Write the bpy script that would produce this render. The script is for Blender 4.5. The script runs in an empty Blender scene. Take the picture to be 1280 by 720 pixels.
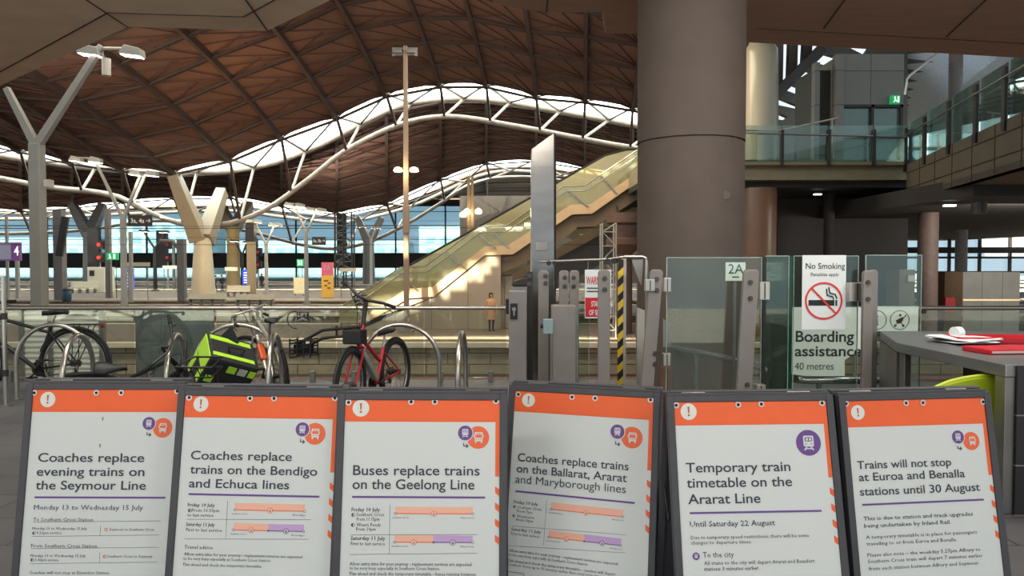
import bpy, bmesh, math, random
from mathutils import Vector as V, Matrix as M4
S = bpy.context.scene
COL = S.collection
rnd = random.Random(7)
PI = math.pi

# ------------------------------------------------------------------ camera, sky, sun, exposure
EYE = 1.5
PITCH = math.atan(30 / 960)
cam = bpy.data.objects.new('camera', bpy.data.cameras.new('camera'))
COL.objects.link(cam)
cam.location = (0, 0, EYE)
cam.rotation_euler = (PI / 2 - PITCH, 0, 0)
cam.data.sensor_width = 36
cam.data.lens = 27.0
cam.data.clip_start = 0.05
cam.data.clip_end = 1000
S.camera = cam
S.view_settings.view_transform = 'Standard'
S.view_settings.look = 'None'
S.view_settings.exposure = 0.0
S.view_settings.gamma = 1
S.view_settings.use_curve_mapping = False
S.cycles.max_bounces = 7
S.cycles.transparent_max_bounces = 24
S.cycles.caustics_reflective = False
S.cycles.caustics_refractive = False
S.cycles.sample_clamp_indirect = 6

def lin(h):
    h = h.lstrip('#')
    o = []
    for k in (0, 2, 4):
        v = int(h[k:k + 2], 16) / 255
        o.append(v / 12.92 if v <= .04045 else ((v + .055) / 1.055) ** 2.4)
    return tuple(o) + (1.0,)

SKY_STRENGTH = 1.35
w = bpy.data.worlds.new('sky')
S.world = w
w.use_nodes = True
nt = w.node_tree
nt.nodes.clear()
o_ = nt.nodes.new('ShaderNodeOutputWorld')
b_ = nt.nodes.new('ShaderNodeBackground')
tc = nt.nodes.new('ShaderNodeTexCoord')
sp = nt.nodes.new('ShaderNodeSeparateXYZ')
rp = nt.nodes.new('ShaderNodeValToRGB')
nt.links.new(tc.outputs['Generated'], sp.inputs[0])
nt.links.new(sp.outputs['Z'], rp.inputs[0])
rp.color_ramp.elements[0].position = 0.0
rp.color_ramp.elements[0].color = lin('#c2d6e0')
rp.color_ramp.elements[1].position = 0.35
rp.color_ramp.elements[1].color = lin('#e4edf4')
nt.links.new(rp.outputs[0], b_.inputs[0])
b_.inputs[1].default_value = SKY_STRENGTH
nt.links.new(b_.outputs[0], o_.inputs[0])

# low sun from behind and to the left of the viewer, reaching the stairs through a hole cut for it in the roof
SUN_AZ, SUN_EL = math.radians(24), math.radians(48)
SUN_DIR = V((math.sin(SUN_AZ) * math.cos(SUN_EL), math.cos(SUN_AZ) * math.cos(SUN_EL), -math.sin(SUN_EL)))
ld = bpy.data.lights.new('sun', 'SUN')
ld.energy = 52.0
ld.angle = math.radians(0.6)
ld.color = (1.0, .9, .68)
sun = bpy.data.objects.new('sun', ld)
COL.objects.link(sun)
sun.rotation_euler = SUN_DIR.to_track_quat('-Z', 'Y').to_euler()

def area(name, loc, target, sx, sy, power, color=(1, 1, 1)):
    l = bpy.data.lights.new(name, 'AREA')
    l.shape = 'RECTANGLE'
    l.size, l.size_y = sx, sy
    l.energy = power
    l.color = color
    o = bpy.data.objects.new(name, l)
    COL.objects.link(o)
    o.location = loc
    o.rotation_euler = (V(target) - V(loc)).to_track_quat('-Z', 'Y').to_euler()
    return o

def point(name, loc, power, color=(1, .82, .55), r=.15):
    l = bpy.data.lights.new(name, 'POINT')
    l.energy = power
    l.color = color
    l.shadow_soft_size = r
    o = bpy.data.objects.new(name, l)
    COL.objects.link(o)
    o.location = loc
    return o

# unseen fill lights added to brighten the hall and its roof
area('hall_fill', (-28, 46, 12.5), (-20, 62, 24), 10, 6, 1100, (1, .84, .66))
area('hall_fill', (-2, 46, 12.5), (0, 62, 24), 10, 6, 1100, (1, .86, .72))
area('hall_fill', (-20, 58, 9.5), (-20, 65, 20), 4, 3, 430, (1, .58, .26))  # added for the warm lamp glow on this stretch of roof
area('hall_fill', (-20, 92, 10.0), (-14, 100, 24), 14, 6, 1500, (1, .88, .74))
area('hall_fill', (2, 30, 11.0), (2, 33, 0), 10, 4, 1500, (1, .86, .66))
area('hall_fill', (-18, 30, 12.0), (-18, 40, 0), 14, 5, 1700, (1, .9, .74))
area('hall_fill', (-20, 62, 11.0), (-20, 66, 0), 30, 5, 2400, (1, .9, .74))
area('hall_fill', (-10, 17, 9.0), (-8, 28, -2), 16, 2, 1400, (1, .92, .78))
area('deck_fill', (-3.5, 6.5, 4.75), (-3.5, 8.5, 0), 6, .5, 260, (1, .95, .86))  # fill added under the deck to brighten bicycles and gate, no fitting
area('deck_fill', (3.5, 5.0, 4.75), (3.2, 7.5, 0), 5, .5, 260, (1, .95, .88))

area('kiosk_fill', (19, 27, 3.3), (19, 33, 0), 5, 1.5, 420, (1, .9, .8))  # fill added to brighten the kiosk, no fitting
area('walkway_fill', (17, 36, 6.8), (19, 42, 12), 4, 2, 420, (.8, .9, 1))  # bluish fill added to brighten the slatted roof, no fitting

# ------------------------------------------------------------------ geometry helpers
def at(px, py, d):
    x, y = (px - 640) / 960, (360 - py) / 960
    c, s = math.cos(PITCH), math.sin(PITCH)
    r = V((x, c + y * s, -s + y * c))
    return V((0, 0, EYE)) + r * (d / r.y)

def onz(px, py, z):
    x, y = (px - 640) / 960, (360 - py) / 960
    c, s = math.cos(PITCH), math.sin(PITCH)
    r = V((x, c + y * s, -s + y * c))
    return V((0, 0, EYE)) + r * ((z - EYE) / r.z)

class MB:
    def __init__(self):
        self.v, self.f, self.m, self.mi = [], [], [], 0
    def mat(self, i):
        self.mi = i
        return self
    def add(self, vs, fs):
        n = len(self.v)
        self.v += [V(p) for p in vs]
        for f in fs:
            self.f.append([n + k for k in f])
            self.m.append(self.mi)
        return self
    def box(self, a, b, R=None, o=None):
        x0, y0, z0 = a
        x1, y1, z1 = b
        vs = [V((x, y, z)) for z in (z0, z1) for y in (y0, y1) for x in (x0, x1)]
        if R is not None:
            vs = [R @ p for p in vs]
        if o is not None:
            vs = [p + V(o) for p in vs]
        return self.add(vs, [(0, 2, 3, 1), (4, 5, 7, 6), (0, 1, 5, 4), (2, 6, 7, 3), (0, 4, 6, 2), (1, 3, 7, 5)])
    def cbox(self, c, s, R=None):
        return self.box((-s[0] / 2, -s[1] / 2, -s[2] / 2), (s[0] / 2, s[1] / 2, s[2] / 2), R, c)
    def beam(self, p, q, wd, ht, up=(0, 0, 1), w2=None, h2=None):
        p, q = V(p), V(q)
        t = (q - p).normalized()
        u = V(up)
        if abs(t.dot(u)) > .98:
            u = V((0, 1, 0))
        s = t.cross(u).normalized()
        u = s.cross(t)
        w2 = wd if w2 is None else w2
        h2 = ht if h2 is None else h2
        vs = []
        for c, a, b in ((p, wd, ht), (q, w2, h2)):
            vs += [c - s * a / 2 - u * b / 2, c + s * a / 2 - u * b / 2, c + s * a / 2 + u * b / 2, c - s * a / 2 + u * b / 2]
        return self.add(vs, [(0, 3, 2, 1), (4, 5, 6, 7), (0, 1, 5, 4), (1, 2, 6, 5), (2, 3, 7, 6), (3, 0, 4, 7)])
    def tube(self, p, q, r, n=10, r2=None):
        return self.path([p, q], [r, r if r2 is None else r2], n)
    def path(self, pts, r, n=10, closed=False):
        pts = [V(p) for p in pts]
        k = len(pts)
        rs = r if isinstance(r, (list, tuple)) else [r] * k
        tg = []
        for i in range(k):
            a = pts[(i - 1) % k] if (closed or i > 0) else pts[i]
            b = pts[(i + 1) % k] if (closed or i < k - 1) else pts[i]
            tg.append((b - a).normalized())
        u = V((0, 0, 1)) if abs(tg[0].z) < .9 else V((1, 0, 0))
        vs, fs = [], []
        for i in range(k):
            t = tg[i]
            u = (u - t * u.dot(t))
            if u.length < 1e-6:
                u = t.orthogonal()
            u.normalize()
            s = t.cross(u)
            for j in range(n):
                a = 2 * PI * j / n
                vs.append(pts[i] + (u * math.cos(a) + s * math.sin(a)) * rs[i])
        for i in range(k if closed else k - 1):
            i2 = (i + 1) % k
            for j in range(n):
                j2 = (j + 1) % n
                fs.append((i * n + j, i2 * n + j, i2 * n + j2, i * n + j2))
        if not closed:
            fs.append(tuple(range(n)))
            fs.append(tuple(range((k - 1) * n, k * n))[::-1])
        return self.add(vs, fs)
    def lathe(self, prof, o=(0, 0, 0), n=24, R=None, a0=0, a1=2 * PI):
        o = V(o)
        full = abs(a1 - a0 - 2 * PI) < 1e-6
        m = n if full else n + 1
        vs, fs = [], []
        for (r, z) in prof:
            for j in range(m):
                a = a0 + (a1 - a0) * j / n
                p = V((r * math.cos(a), r * math.sin(a), z))
                vs.append(o + (R @ p if R is not None else p))
        for i in range(len(prof) - 1):
            for j in range(n):
                j2 = (j + 1) % m
                fs.append((i * m + j, i * m + j2, (i + 1) * m + j2, (i + 1) * m + j))
        if full:
            if prof[0][0] > 1e-5:
                fs.append(tuple(range(m))[::-1])
            if prof[-1][0] > 1e-5:
                fs.append(tuple(range((len(prof) - 1) * m, len(prof) * m)))
        return self.add(vs, fs)
    def cyl(self, c, r, h, n=16, axis='z', r2=None):
        c = V(c)
        ax = {'x': V((1, 0, 0)), 'y': V((0, 1, 0)), 'z': V((0, 0, 1))}[axis] if isinstance(axis, str) else V(axis).normalized()
        return self.tube(c - ax * h / 2, c + ax * h / 2, r, n, r2)
    def prism(self, poly, off):
        n = len(poly)
        off = V(off)
        vs = [V(p) for p in poly] + [V(p) + off for p in poly]
        fs = [tuple(range(n))[::-1], tuple(range(n, 2 * n))]
        for i in range(n):
            j = (i + 1) % n
            fs.append((i, j, n + j, n + i))
        return self.add(vs, fs)
    def build(self, name, mats, parent=None, smooth=None, bevel=0, local=False):
        me = bpy.data.meshes.new(name)
        vs = self.v
        if parent is not None and not local:
            Mi = WM[root_of(parent)].inverted()
            vs = [Mi @ p for p in vs]
        me.from_pydata([tuple(p) for p in vs], [], self.f)
        if not isinstance(mats, (list, tuple)):
            mats = [mats]
        for m in mats:
            me.materials.append(m)
        me.polygons.foreach_set('material_index', self.m)
        bm = bmesh.new()
        bm.from_mesh(me)
        bmesh.ops.recalc_face_normals(bm, faces=bm.faces)
        bm.to_mesh(me)
        bm.free()
        if smooth is not None:
            me.polygons.foreach_set('use_smooth', [True] * len(me.polygons))
            me.set_sharp_from_angle(angle=math.radians(smooth))
        me.update()
        o = bpy.data.objects.new(name, me)
        COL.objects.link(o)
        if parent is not None:
            o.parent = parent
        if bevel:
            b = o.modifiers.new('bevel', 'BEVEL')
            b.width = bevel
            b.segments = 2
            b.limit_method = 'ANGLE'
        return o

WM = {}
def root_of(o):
    while o.parent is not None:
        o = o.parent
    return o.name

def tag(o, label=None, cat=None, group=None, kind=None):
    if label:
        o['label'] = label
    if cat:
        o['category'] = cat
    if group:
        o['group'] = group
    if kind:
        o['kind'] = kind
    return o

def thing(name, label, cat, loc=(0, 0, 0), rz=0, group=None, kind=None, mtx=None):
    o = bpy.data.objects.new(name, None)
    COL.objects.link(o)
    m = mtx if mtx is not None else M4.Translation(V(loc)) @ M4.Rotation(rz, 4, 'Z')
    o.matrix_world = m
    o.empty_display_size = .1
    WM[o.name] = m.copy()
    return tag(o, label, cat, group, kind)

def clone(src, label, loc=None, rz=None, mtx=None):
    def cp(o, par):
        c = o.copy()
        COL.objects.link(c)
        c.parent = par
        for ch in list(o.children):
            cp(ch, c)
        return c
    c = cp(src, None)
    m = mtx if mtx is not None else M4.Translation(V(loc)) @ M4.Rotation(rz or 0, 4, 'Z')
    c.matrix_world = m
    WM[c.name] = m.copy()
    c['label'] = label
    return c

# ------------------------------------------------------------------ materials
MATS = {}
def mat(name, col, rough=.6, metal=0.0, amt=.12, scale=6.0, bump=0.0, emit=0.0, spec=.5, stretch=None, bscale=None, detail=4):
    m = bpy.data.materials.new(name)
    m.use_nodes = True
    n = m.node_tree
    p = n.nodes['Principled BSDF']
    c = lin(col) if isinstance(col, str) else col
    p.inputs['Roughness'].default_value = rough
    p.inputs['Metallic'].default_value = metal
    p.inputs['Specular IOR Level'].default_value = spec
    t = n.nodes.new('ShaderNodeTexCoord')
    mp = n.nodes.new('ShaderNodeMapping')
    if stretch:
        mp.inputs['Scale'].default_value = stretch
    n.links.new(t.outputs['Object'], mp.inputs[0])
    nz = n.nodes.new('ShaderNodeTexNoise')
    nz.inputs['Scale'].default_value = scale
    nz.inputs['Detail'].default_value = detail
    n.links.new(mp.outputs[0], nz.inputs['Vector'])
    r = n.nodes.new('ShaderNodeValToRGB')
    r.color_ramp.elements[0].position = .3
    r.color_ramp.elements[1].position = .7
    r.color_ramp.elements[0].color = tuple(x * (1 - amt) for x in c[:3]) + (1,)
    r.color_ramp.elements[1].color = tuple(min(1, x * (1 + amt)) for x in c[:3]) + (1,)
    n.links.new(nz.outputs['Fac'], r.inputs[0])
    n.links.new(r.outputs[0], p.inputs['Base Color'])
    if bump:
        nb = n.nodes.new('ShaderNodeTexNoise')
        nb.inputs['Scale'].default_value = bscale or scale * 6
        n.links.new(mp.outputs[0], nb.inputs['Vector'])
        bp = n.nodes.new('ShaderNodeBump')
        bp.inputs['Strength'].default_value = bump
        bp.inputs['Distance'].default_value = .01
        n.links.new(nb.outputs['Fac'], bp.inputs['Height'])
        n.links.new(bp.outputs[0], p.inputs['Normal'])
    if emit:
        p.inputs['Emission Color'].default_value = c
        p.inputs['Emission Strength'].default_value = emit
    MATS[name] = m
    return m

def glass(name, tint, refl=.06, rough=.02, amt=.05, dust='#b9c8c0'):
    m = bpy.data.materials.new(name)
    m.use_nodes = True
    n = m.node_tree
    n.nodes.clear()
    o = n.nodes.new('ShaderNodeOutputMaterial')
    tr = n.nodes.new('ShaderNodeBsdfTransparent')
    gl = n.nodes.new('ShaderNodeBsdfGlossy')
    gl.inputs['Roughness'].default_value = rough
    gl.inputs['Color'].default_value = (.9, 1, .96, 1)
    tr.inputs['Color'].default_value = lin(tint)
    fr = n.nodes.new('ShaderNodeFresnel')
    fr.inputs[0].default_value = 1.45
    md = n.nodes.new('ShaderNodeMath')
    md.operation = 'MULTIPLY_ADD'
    md.inputs[1].default_value = .8
    md.inputs[2].default_value = max(0, refl - .04)
    n.links.new(fr.outputs[0], md.inputs[0])
    mx = n.nodes.new('ShaderNodeMixShader')
    n.links.new(md.outputs[0], mx.inputs[0])
    n.links.new(tr.outputs[0], mx.inputs[1])
    n.links.new(gl.outputs[0], mx.inputs[2])
    last = mx
    if amt:      # film of dust
        df = n.nodes.new('ShaderNodeBsdfDiffuse')
        df.inputs[0].default_value = lin(dust)
        nz = n.nodes.new('ShaderNodeTexNoise')
        nz.inputs['Scale'].default_value = 3.0
        m2 = n.nodes.new('ShaderNodeMath')
        m2.operation = 'MULTIPLY'
        m2.inputs[1].default_value = amt * 2
        n.links.new(nz.outputs['Fac'], m2.inputs[0])
        mx2 = n.nodes.new('ShaderNodeMixShader')
        n.links.new(m2.outputs[0], mx2.inputs[0])
        n.links.new(mx.outputs[0], mx2.inputs[1])
        n.links.new(df.outputs[0], mx2.inputs[2])
        last = mx2
    n.links.new(last.outputs[0], o.inputs[0])
    MATS[name] = m
    return m

def grid_mat(name, col, line, bw, bh, mortar, rough=.6, axis='xz', amt=.08, off=0.0):
    m = mat(name, col, rough, amt=amt, scale=1.5)
    n = m.node_tree
    p = n.nodes['Principled BSDF']
    t = [x for x in n.nodes if x.type == 'TEX_COORD'][0]
    mp = n.nodes.new('ShaderNodeSeparateXYZ')
    cb = n.nodes.new('ShaderNodeCombineXYZ')
    n.links.new(t.outputs['Object'], mp.inputs[0])
    n.links.new(mp.outputs[axis[0].upper()], cb.inputs[0])
    n.links.new(mp.outputs[axis[1].upper()], cb.inputs[1])
    br = n.nodes.new('ShaderNodeTexBrick')
    br.offset = off
    br.inputs['Scale'].default_value = 1
    br.inputs['Brick Width'].default_value = bw
    br.inputs['Row Height'].default_value = bh
    br.inputs['Mortar Size'].default_value = mortar
    br.inputs['Mortar Smooth'].default_value = .1
    br.inputs['Bias'].default_value = 0
    n.links.new(cb.outputs[0], br.inputs['Vector'])
    src = [x for x in n.nodes if x.type == 'VALTORGB'][0]
    c = lin(col)
    br.inputs['Color1'].default_value = (1, 1, 1, 1)
    br.inputs['Color2'].default_value = (.8, .8, .8, 1)
    br.inputs['Mortar'].default_value = (1, 1, 1, 1)
    mul = n.nodes.new('ShaderNodeMix')
    mul.data_type = 'RGBA'
    mul.blend_type = 'MULTIPLY'
    mul.inputs[0].default_value = 1
    n.links.new(src.outputs[0], mul.inputs[6])
    n.links.new(br.outputs['Color'], mul.inputs[7])
    mx = n.nodes.new('ShaderNodeMix')
    mx.data_type = 'RGBA'
    n.links.new(br.outputs['Fac'], mx.inputs[0])
    n.links.new(mul.outputs[2], mx.inputs[6])
    mx.inputs[7].default_value = lin(line)
    n.links.new(mx.outputs[2], p.inputs['Base Color'])
    return m

steel = mat('brushed_steel', '#b8b4ac', .28, .95, .1, 3, stretch=(40, 1, 1))
steel_d = mat('worn_steel', '#8e8a86', .4, .9, .15, 4)
gatesteel = mat('gate_steel', '#87817d', .45, .35, .08, 5, bump=.04)
grey_paint = mat('grey_paint', '#6f6c6a', .5, .1, .06, 4)
white_paint = mat('white_paint', '#aba89f', .5, 0, .08, 2)
lamp_white = mat('lamp_white', '#d4d2cc', .5, 0, .05, 2)
tube_white = mat('truss_white', '#80766c', .5, 0, .1, 1.5)
dark_metal = mat('dark_metal', '#2b2725', .5, .2, .1, 3)
black = mat('black_paint', '#141415', .45, 0, .1, 6)
rubber = mat('tyre_rubber', '#121212', .85, 0, .15, 12)
black_plastic = mat('black_plastic', '#17181a', .55, 0, .1, 9)
concrete = mat('concrete', '#7d776b', .85, 0, .18, 1.2, bump=.2)
col_conc = mat('brown_concrete', '#50453e', .75, 0, .1, 2.2, bump=.25, bscale=60)
soffit_m = mat('soffit_panel', '#dccfb9', .8, 0, .07, 1.5, bump=.1, bscale=80)
soffit_r = mat('soffit_brown', '#a88d7d', .8, 0, .08, 1.2, stretch=(1, 6, 1))
joint_m = mat('joint_dark', '#3a332b', .9)
roof_m = mat('roof_brown', '#66493c', .85, 0, .16, .18, detail=2)
roof_m2 = mat('roof_tan', '#85705f', .85, 0, .1, .15)
rib_m = mat('rib_brown', '#3a2a24', .6, 0, .1, 1)
cream = mat('cream_column', '#b3a68d', .45, 0, .05, 1)
tan_col = mat('tan_column', '#b4935f', .55, 0, .08, 1)
platform_top = mat('platform_paving', '#6c5e53', .7, 0, .15, 1.3)
edge_m = mat('platform_edge', '#d8cdb8', .7, 0, .06, 2)
track_m = mat('track_ballast', '#6b5348', .95, 0, .3, 5, bump=.5)
rail_m = mat('rail_steel', '#7a6a5c', .4, .7)
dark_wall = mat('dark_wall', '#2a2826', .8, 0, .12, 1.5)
warm_stone = mat('warm_cladding', '#b9a284', .6, 0, .08, 1.3)
gl_green = glass('green_glass', '#eff6f2', .06, amt=.018)
gl_fence = glass('fence_glass', '#eef1ec', .05, amt=.03)
gl_deck = glass('deck_glass', '#e4efec', .06, amt=.04)
gl_stair = glass('stair_glass', '#f0efdc', .06, amt=.14, dust='#cfcbae')
gl_edge = mat('glass_edge', '#0f3d2a', .15, 0, .1, 4)

# ------------------------------------------------------------------ the setting: floors, platforms, tracks
def spline(pts, x):
    # smooth interpolation through (x, y) points
    n = len(pts)
    if x <= pts[0][0]:
        return pts[0][1]
    if x >= pts[-1][0]:
        return pts[-1][1]
    for i in range(n - 1):
        if pts[i][0] <= x <= pts[i + 1][0]:
            break
    p0, p1, p2, p3 = pts[max(0, i - 1)], pts[i], pts[i + 1], pts[min(n - 1, i + 2)]
    h = p2[0] - p1[0]
    t = (x - p1[0]) / h
    m1 = (p2[1] - p0[1]) / (p2[0] - p0[0]) * h
    m2 = (p3[1] - p1[1]) / (p3[0] - p1[0]) * h
    return ((2 * t ** 3 - 3 * t * t + 1) * p1[1] + (t ** 3 - 2 * t * t + t) * m1 + (-2 * t ** 3 + 3 * t * t) * p2[1] + (t ** 3 - t * t) * m2)

def struct(name, mb, m, label=None, parent=None, **k):
    o = mb.build(name, m, parent, **k)
    if parent is None:
        tag(o, label, None, None, 'structure')
    return o

slate = grid_mat('slate_paving', '#5d5d60', '#2f2f31', .9, .45, .006, .45, 'xy', .16, .5)
block = grid_mat('block_wall', '#b0a284', '#4c453c', 1.6, .42, .02, .85, 'xz', .2, .5)
DECK = 9.93
struct('floor', MB().box((-40, -12, -.5), (40, DECK, 0)), slate, 'dark slate paving of the concourse')
struct('wall_trench', MB().box((-40, DECK - .3, -2.7), (40, DECK - .02, -.5)), block)
PZ = -1.4
struct('ground', MB().box((-110, DECK - .4, -3.1), (110, 148, -2.6)), track_m, 'brown track bed between the platforms')
for i, (a, b) in enumerate(((28, 37.5), (45, 55), (63, 80.5), (89, 99), (109, 120), (130, 148))):
    t = thing('platform', '', 'platform', (0, a, PZ), kind='structure')
    t['label'] = ('paved platform at the foot of the stairs', 'paved platform next beyond the stairs', 'paved platform carrying the forked column',
                  'narrow paved platform beyond the forked column', 'far paved platform', 'last platform before the glass end wall')[i]
    del t['category']
    MB().box((-110, a + .55, -2.6), (110, b - .3, PZ - .12)).build('block_face', block, t)
    MB().box((-110, a + .5, PZ - .12), (110, b - .5, PZ)).build('paving', platform_top, t)
    e = MB()
    e.box((-110, a, PZ - .16), (110, a + .5, PZ + .01))
    e.box((-110, b - .5, PZ - .16), (110, b, PZ + .01))
    e.build('coping', edge_m, t)
rails = MB()
for y in (21.5, 23.0, 40, 41.45, 57.5, 59, 84, 85.5, 103, 104.5, 124, 125.5):
    rails.box((-110, y - .04, -2.6), (110, y + .04, -2.42))
tag(rails.build('rail', rail_m), None, None, None, 'structure')

# glazed end wall of the hall, street beyond
def at_x(px, d):
    return (px - 640) * d / 960
def zpx(py, d):
    return 1.5 + (330 - py) * d / 960
FD = 150
fac = glass('facade_glass', '#cde0e8', .05, .1, .14, '#dbe4e6')
x0, x1 = at_x(-250, FD), at_x(600, FD)
zt = 1.5 + 72 * FD / 960
win = thing('window_1', 'tall pale blue glazed end wall of the hall', None, (0, FD, PZ), kind='structure')
MB().box((x0, FD, PZ), (x1, FD + .1, zt)).build('pane', fac, win)
m = MB()
k = 0
x = x0
while x < x1 + .1:
    m.box((x - .15, FD - .3, PZ), (x + .15, FD - .02, zt))
    x += 9.7
for z in (3.6, 6.3, 9.0, 11.7):
    m.box((x0, FD - .2, z - .06), (x1, FD - .02, z + .06))
m.build('mullion', dark_metal, win)
struct('wall_gable', MB().box((at_x(-260, FD), FD - .2, zt), (at_x(1100, FD), FD + .4, 20)), mat('gable_brown', '#4a3f39', .8), 'dark gable above the glazed end wall')
struct('wall_stair_side', MB().box((at_x(575, 118), 118, -1.4), (at_x(900, 118), 118.5, zpx(245, 118))), mat('wall_taupe', '#5d5249', .8), 'dark wall closing the hall behind the stairs')
struct('trim_1', MB().box((x0, 146, 0.75), (x1, 147.2, 3.5)), dark_wall, 'dark transom band across the glazed end wall')
struct('street', MB().box((-200, FD + .5, -1.6), (120, 420, -1.4)), mat('street_paving', '#6a7276', .8), 'pale street outside the glass end wall')
pb = mat('pale_building', '#8fa0a8', .8, amt=.2, scale=.15)
for i, (a, b, h) in enumerate(((-190, -120, 9), (-112, -84, 14), (-80, -30, 8), (-26, 30, 12))):
    t = thing('city_building', ('low pale building beyond the left end of the glass wall', 'taller pale building seen through the glass wall', 'low long building behind the glass wall', 'pale building behind the stair end of the glass wall')[i], 'building', ((a + b) / 2, 215, -1.4), group='buildings beyond the glass wall')
    MB().box((a, 215, -1.4), (b, 235, h)).build('wall', pb, t)
    f = MB()
    x = a + 2
    while x < b - 3:
        z = 1.0
        while z < h - 2:
            f.box((x, 214.9, z), (x + 2.4, 215.05, z + 1.6))
            z += 3.2
        x += 4
    f.build('window', mat('window_blue', '#72858e', .3), t)

# ------------------------------------------------------------------ the wavy roofs
EA = [(-420, 120), (-300, 118), (-160, 150), (0, 181), (80, 200), (155, 211), (218, 215), (289, 199), (353, 172), (422, 147), (484, 119), (551, 107), (608, 107), (670, 121), (731, 126), (790, 136), (860, 150), (960, 170)]
EU = [(-420, 150), (-300, 148), (-160, 170), (0, 194), (60, 203), (150, 212.5), (218, 217.5), (250, 215), (286, 214), (336, 206), (400, 183), (440, 162), (500, 134), (560, 125), (620, 127), (700, 140), (800, 158), (960, 185)]
EL = [(-420, 170), (-300, 172), (-160, 198), (0, 223), (60, 234), (145, 245), (200, 271), (250, 283), (300, 276), (340, 258), (390, 222), (430, 191), (500, 157), (560, 147), (640, 158), (780, 184), (960, 210)]
EB = [(-420, 200), (-250, 228), (-100, 254), (0, 263), (70, 260), (150, 252), (230, 246), (290, 246), (350, 256), (419, 266), (440, 265), (478, 257), (516, 240), (551, 224), (592, 208), (627, 200), (660, 199), (700, 204), (760, 215), (850, 235), (960, 255)]
EC = [(-420, 208), (-250, 236), (-100, 260), (0, 268), (150, 262), (290, 258), (350, 265), (430, 272), (480, 262), (520, 250), (560, 232), (600, 214), (640, 208), (700, 214), (780, 228), (960, 260)]
RIBS = [-420, -355, -290, -228, -164, -100, -36, 28, 92, 155, 218, 289, 353, 422, 484, 551, 608, 670, 731, 790, 850]
DX = 90 / 960

def edge_pt(curve, px, d):
    return V((at_x(px, d), d, zpx(spline(curve, px), d)))

def roof(label, surf, ribs, ds, m, rw, rd, fan=True, holes=None, cols=None):
    """surf(i, d) -> point of rib i at depth d"""
    t = thing('roof', label, None, (0, 0, 0), kind='structure')
    mid = (ds[0] + ds[-1]) / 2
    n = len(ribs)
    sub = 10 if holes else 4
    p = MB()
    def sp(u, d):
        i = min(n - 2, int(u))
        f = u - i
        a, b = surf(i, d), surf(i + 1, d)
        c = a.lerp(b, f)
        c.z += .3 * f * (1 - f)          # each cell is gently pillowed
        return c
    fine = []
    for a, b in zip(ds[:-1], ds[1:]):
        nk = 12 if holes and b < 32 else 3
        for k in range(nk):
            fine.append(a + (b - a) * k / nk)
    fine.append(ds[-1])
    us = [i / sub for i in range((n - 1) * sub + 1)]
    idx = {}
    vs = []
    for a, u in enumerate(us):
        for b, d in enumerate(fine):
            idx[a, b] = len(vs)
            vs.append(sp(u, d))
    fs = []
    for a in range(len(us) - 1):
        for b in range(len(fine) - 1):
            q = (idx[a, b], idx[a + 1, b], idx[a + 1, b + 1], idx[a, b + 1])
            if holes:
                c = sum((vs[k] for k in q), V()) / 4
                if holes(c):
                    continue
            fs.append(q)
    p.add(vs, fs)
    pan = p.build('roof_panel', m, t, smooth=60)
    so = pan.modifiers.new('thickness', 'SOLIDIFY')
    so.thickness = .12
    so.offset = 1
    for i in range(n):
        r = MB()
        pts = [surf(i, d) for d in ds]
        for a, b in zip(pts[:-1], pts[1:]):
            r.beam(a - V((0, 0, rd / 2)), b - V((0, 0, rd / 2)), rw, rd)
        r.build('rib', rib_m, t)
    for j, d in enumerate(ds):
        q = MB()
        for i in range(n - 1):
            a, b = surf(i, d), surf(i + 1, d)
            for o in (-.16, .16):
                q.beam(a + V((0, o, -.3)), b + V((0, o, -.3)), .11, .16)
        q.build('purlin', rib_m, t)
    if fan:
        q = MB()
        z = V((0, 0, -.14))
        for i in range(n - 1):
            for j in range(len(ds) - 1):
                far, near = ds[j + 1], ds[j]
                for (u, d, u2, d2) in ((i + 1, far, i, near), (i + 1, far, i + .5, near), (i + 1, far, i, far + (near - far) * .5), (i, far, i + .55, far + (near - far) * .3)):
                    a, b = sp(min(u, n - 1 - 1e-6), d), sp(min(u2, n - 1 - 1e-6), d2)
                    q.beam(a + z, b + z, .045, .1)
        q.build('lattice', mat('lattice_brown', '#4a3028', .8) if 'lattice_brown' not in MATS else MATS['lattice_brown'], t)
    return t

DA = 72.0
def surfA(i, d):
    e = edge_pt(EA, RIBS[i], DA)
    b = 6 * (1 - ((max(d, 40) - 40) / 32) ** 2)
    return V((e.x - (DA - d) * DX, d, e.z + b))
# stretch of stair side that the sun reaches, projected up the sun's direction onto the roof
LIT = []
def in_poly(x, y, poly):
    c = False
    n = len(poly)
    for i in range(n):
        (x1_, y1_), (x2_, y2_) = poly[i], poly[(i + 1) % n]
        if (y1_ > y) != (y2_ > y) and x < (x2_ - x1_) * (y - y1_) / (y2_ - y1_) + x1_:
            c = not c
    return c
def sun_slot(c):  # picks roof cells left out, beyond the view, to let the sun in
    # is the ray from c along the sun inside the lit patches on the stair side (plane y = SD)?
    t = (SD - c.y) / SUN_DIR.y
    h = c + SUN_DIR * t
    return any(in_poly(h.x, h.z, p) for p in LIT)
SD = 34.0
def sxz(px, py):
    q = at(px, py, SD)
    return (q.x, q.z)
LIT.append([sxz(*p) for p in ((452, 392), (500, 387), (550, 374), (600, 346), (624, 326), (610, 321), (582, 335), (545, 352), (500, 369), (462, 377))])
LIT.append([sxz(*p) for p in ((748, 222), (775, 214), (800, 205), (800, 180), (770, 188), (752, 198))])
dsA = [10 + 0, 13.5, 17, 20.5, 24, 27.5, 31, 34.5, 38, 41.5, 45, 48.4, 51.8, 55.2, 58.6, 62, 65.4, 68.7, 72]
roof('brown ribbed roof vault over the near platforms', surfA, RIBS, dsA, roof_m, .32, .5, holes=sun_slot)

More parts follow.
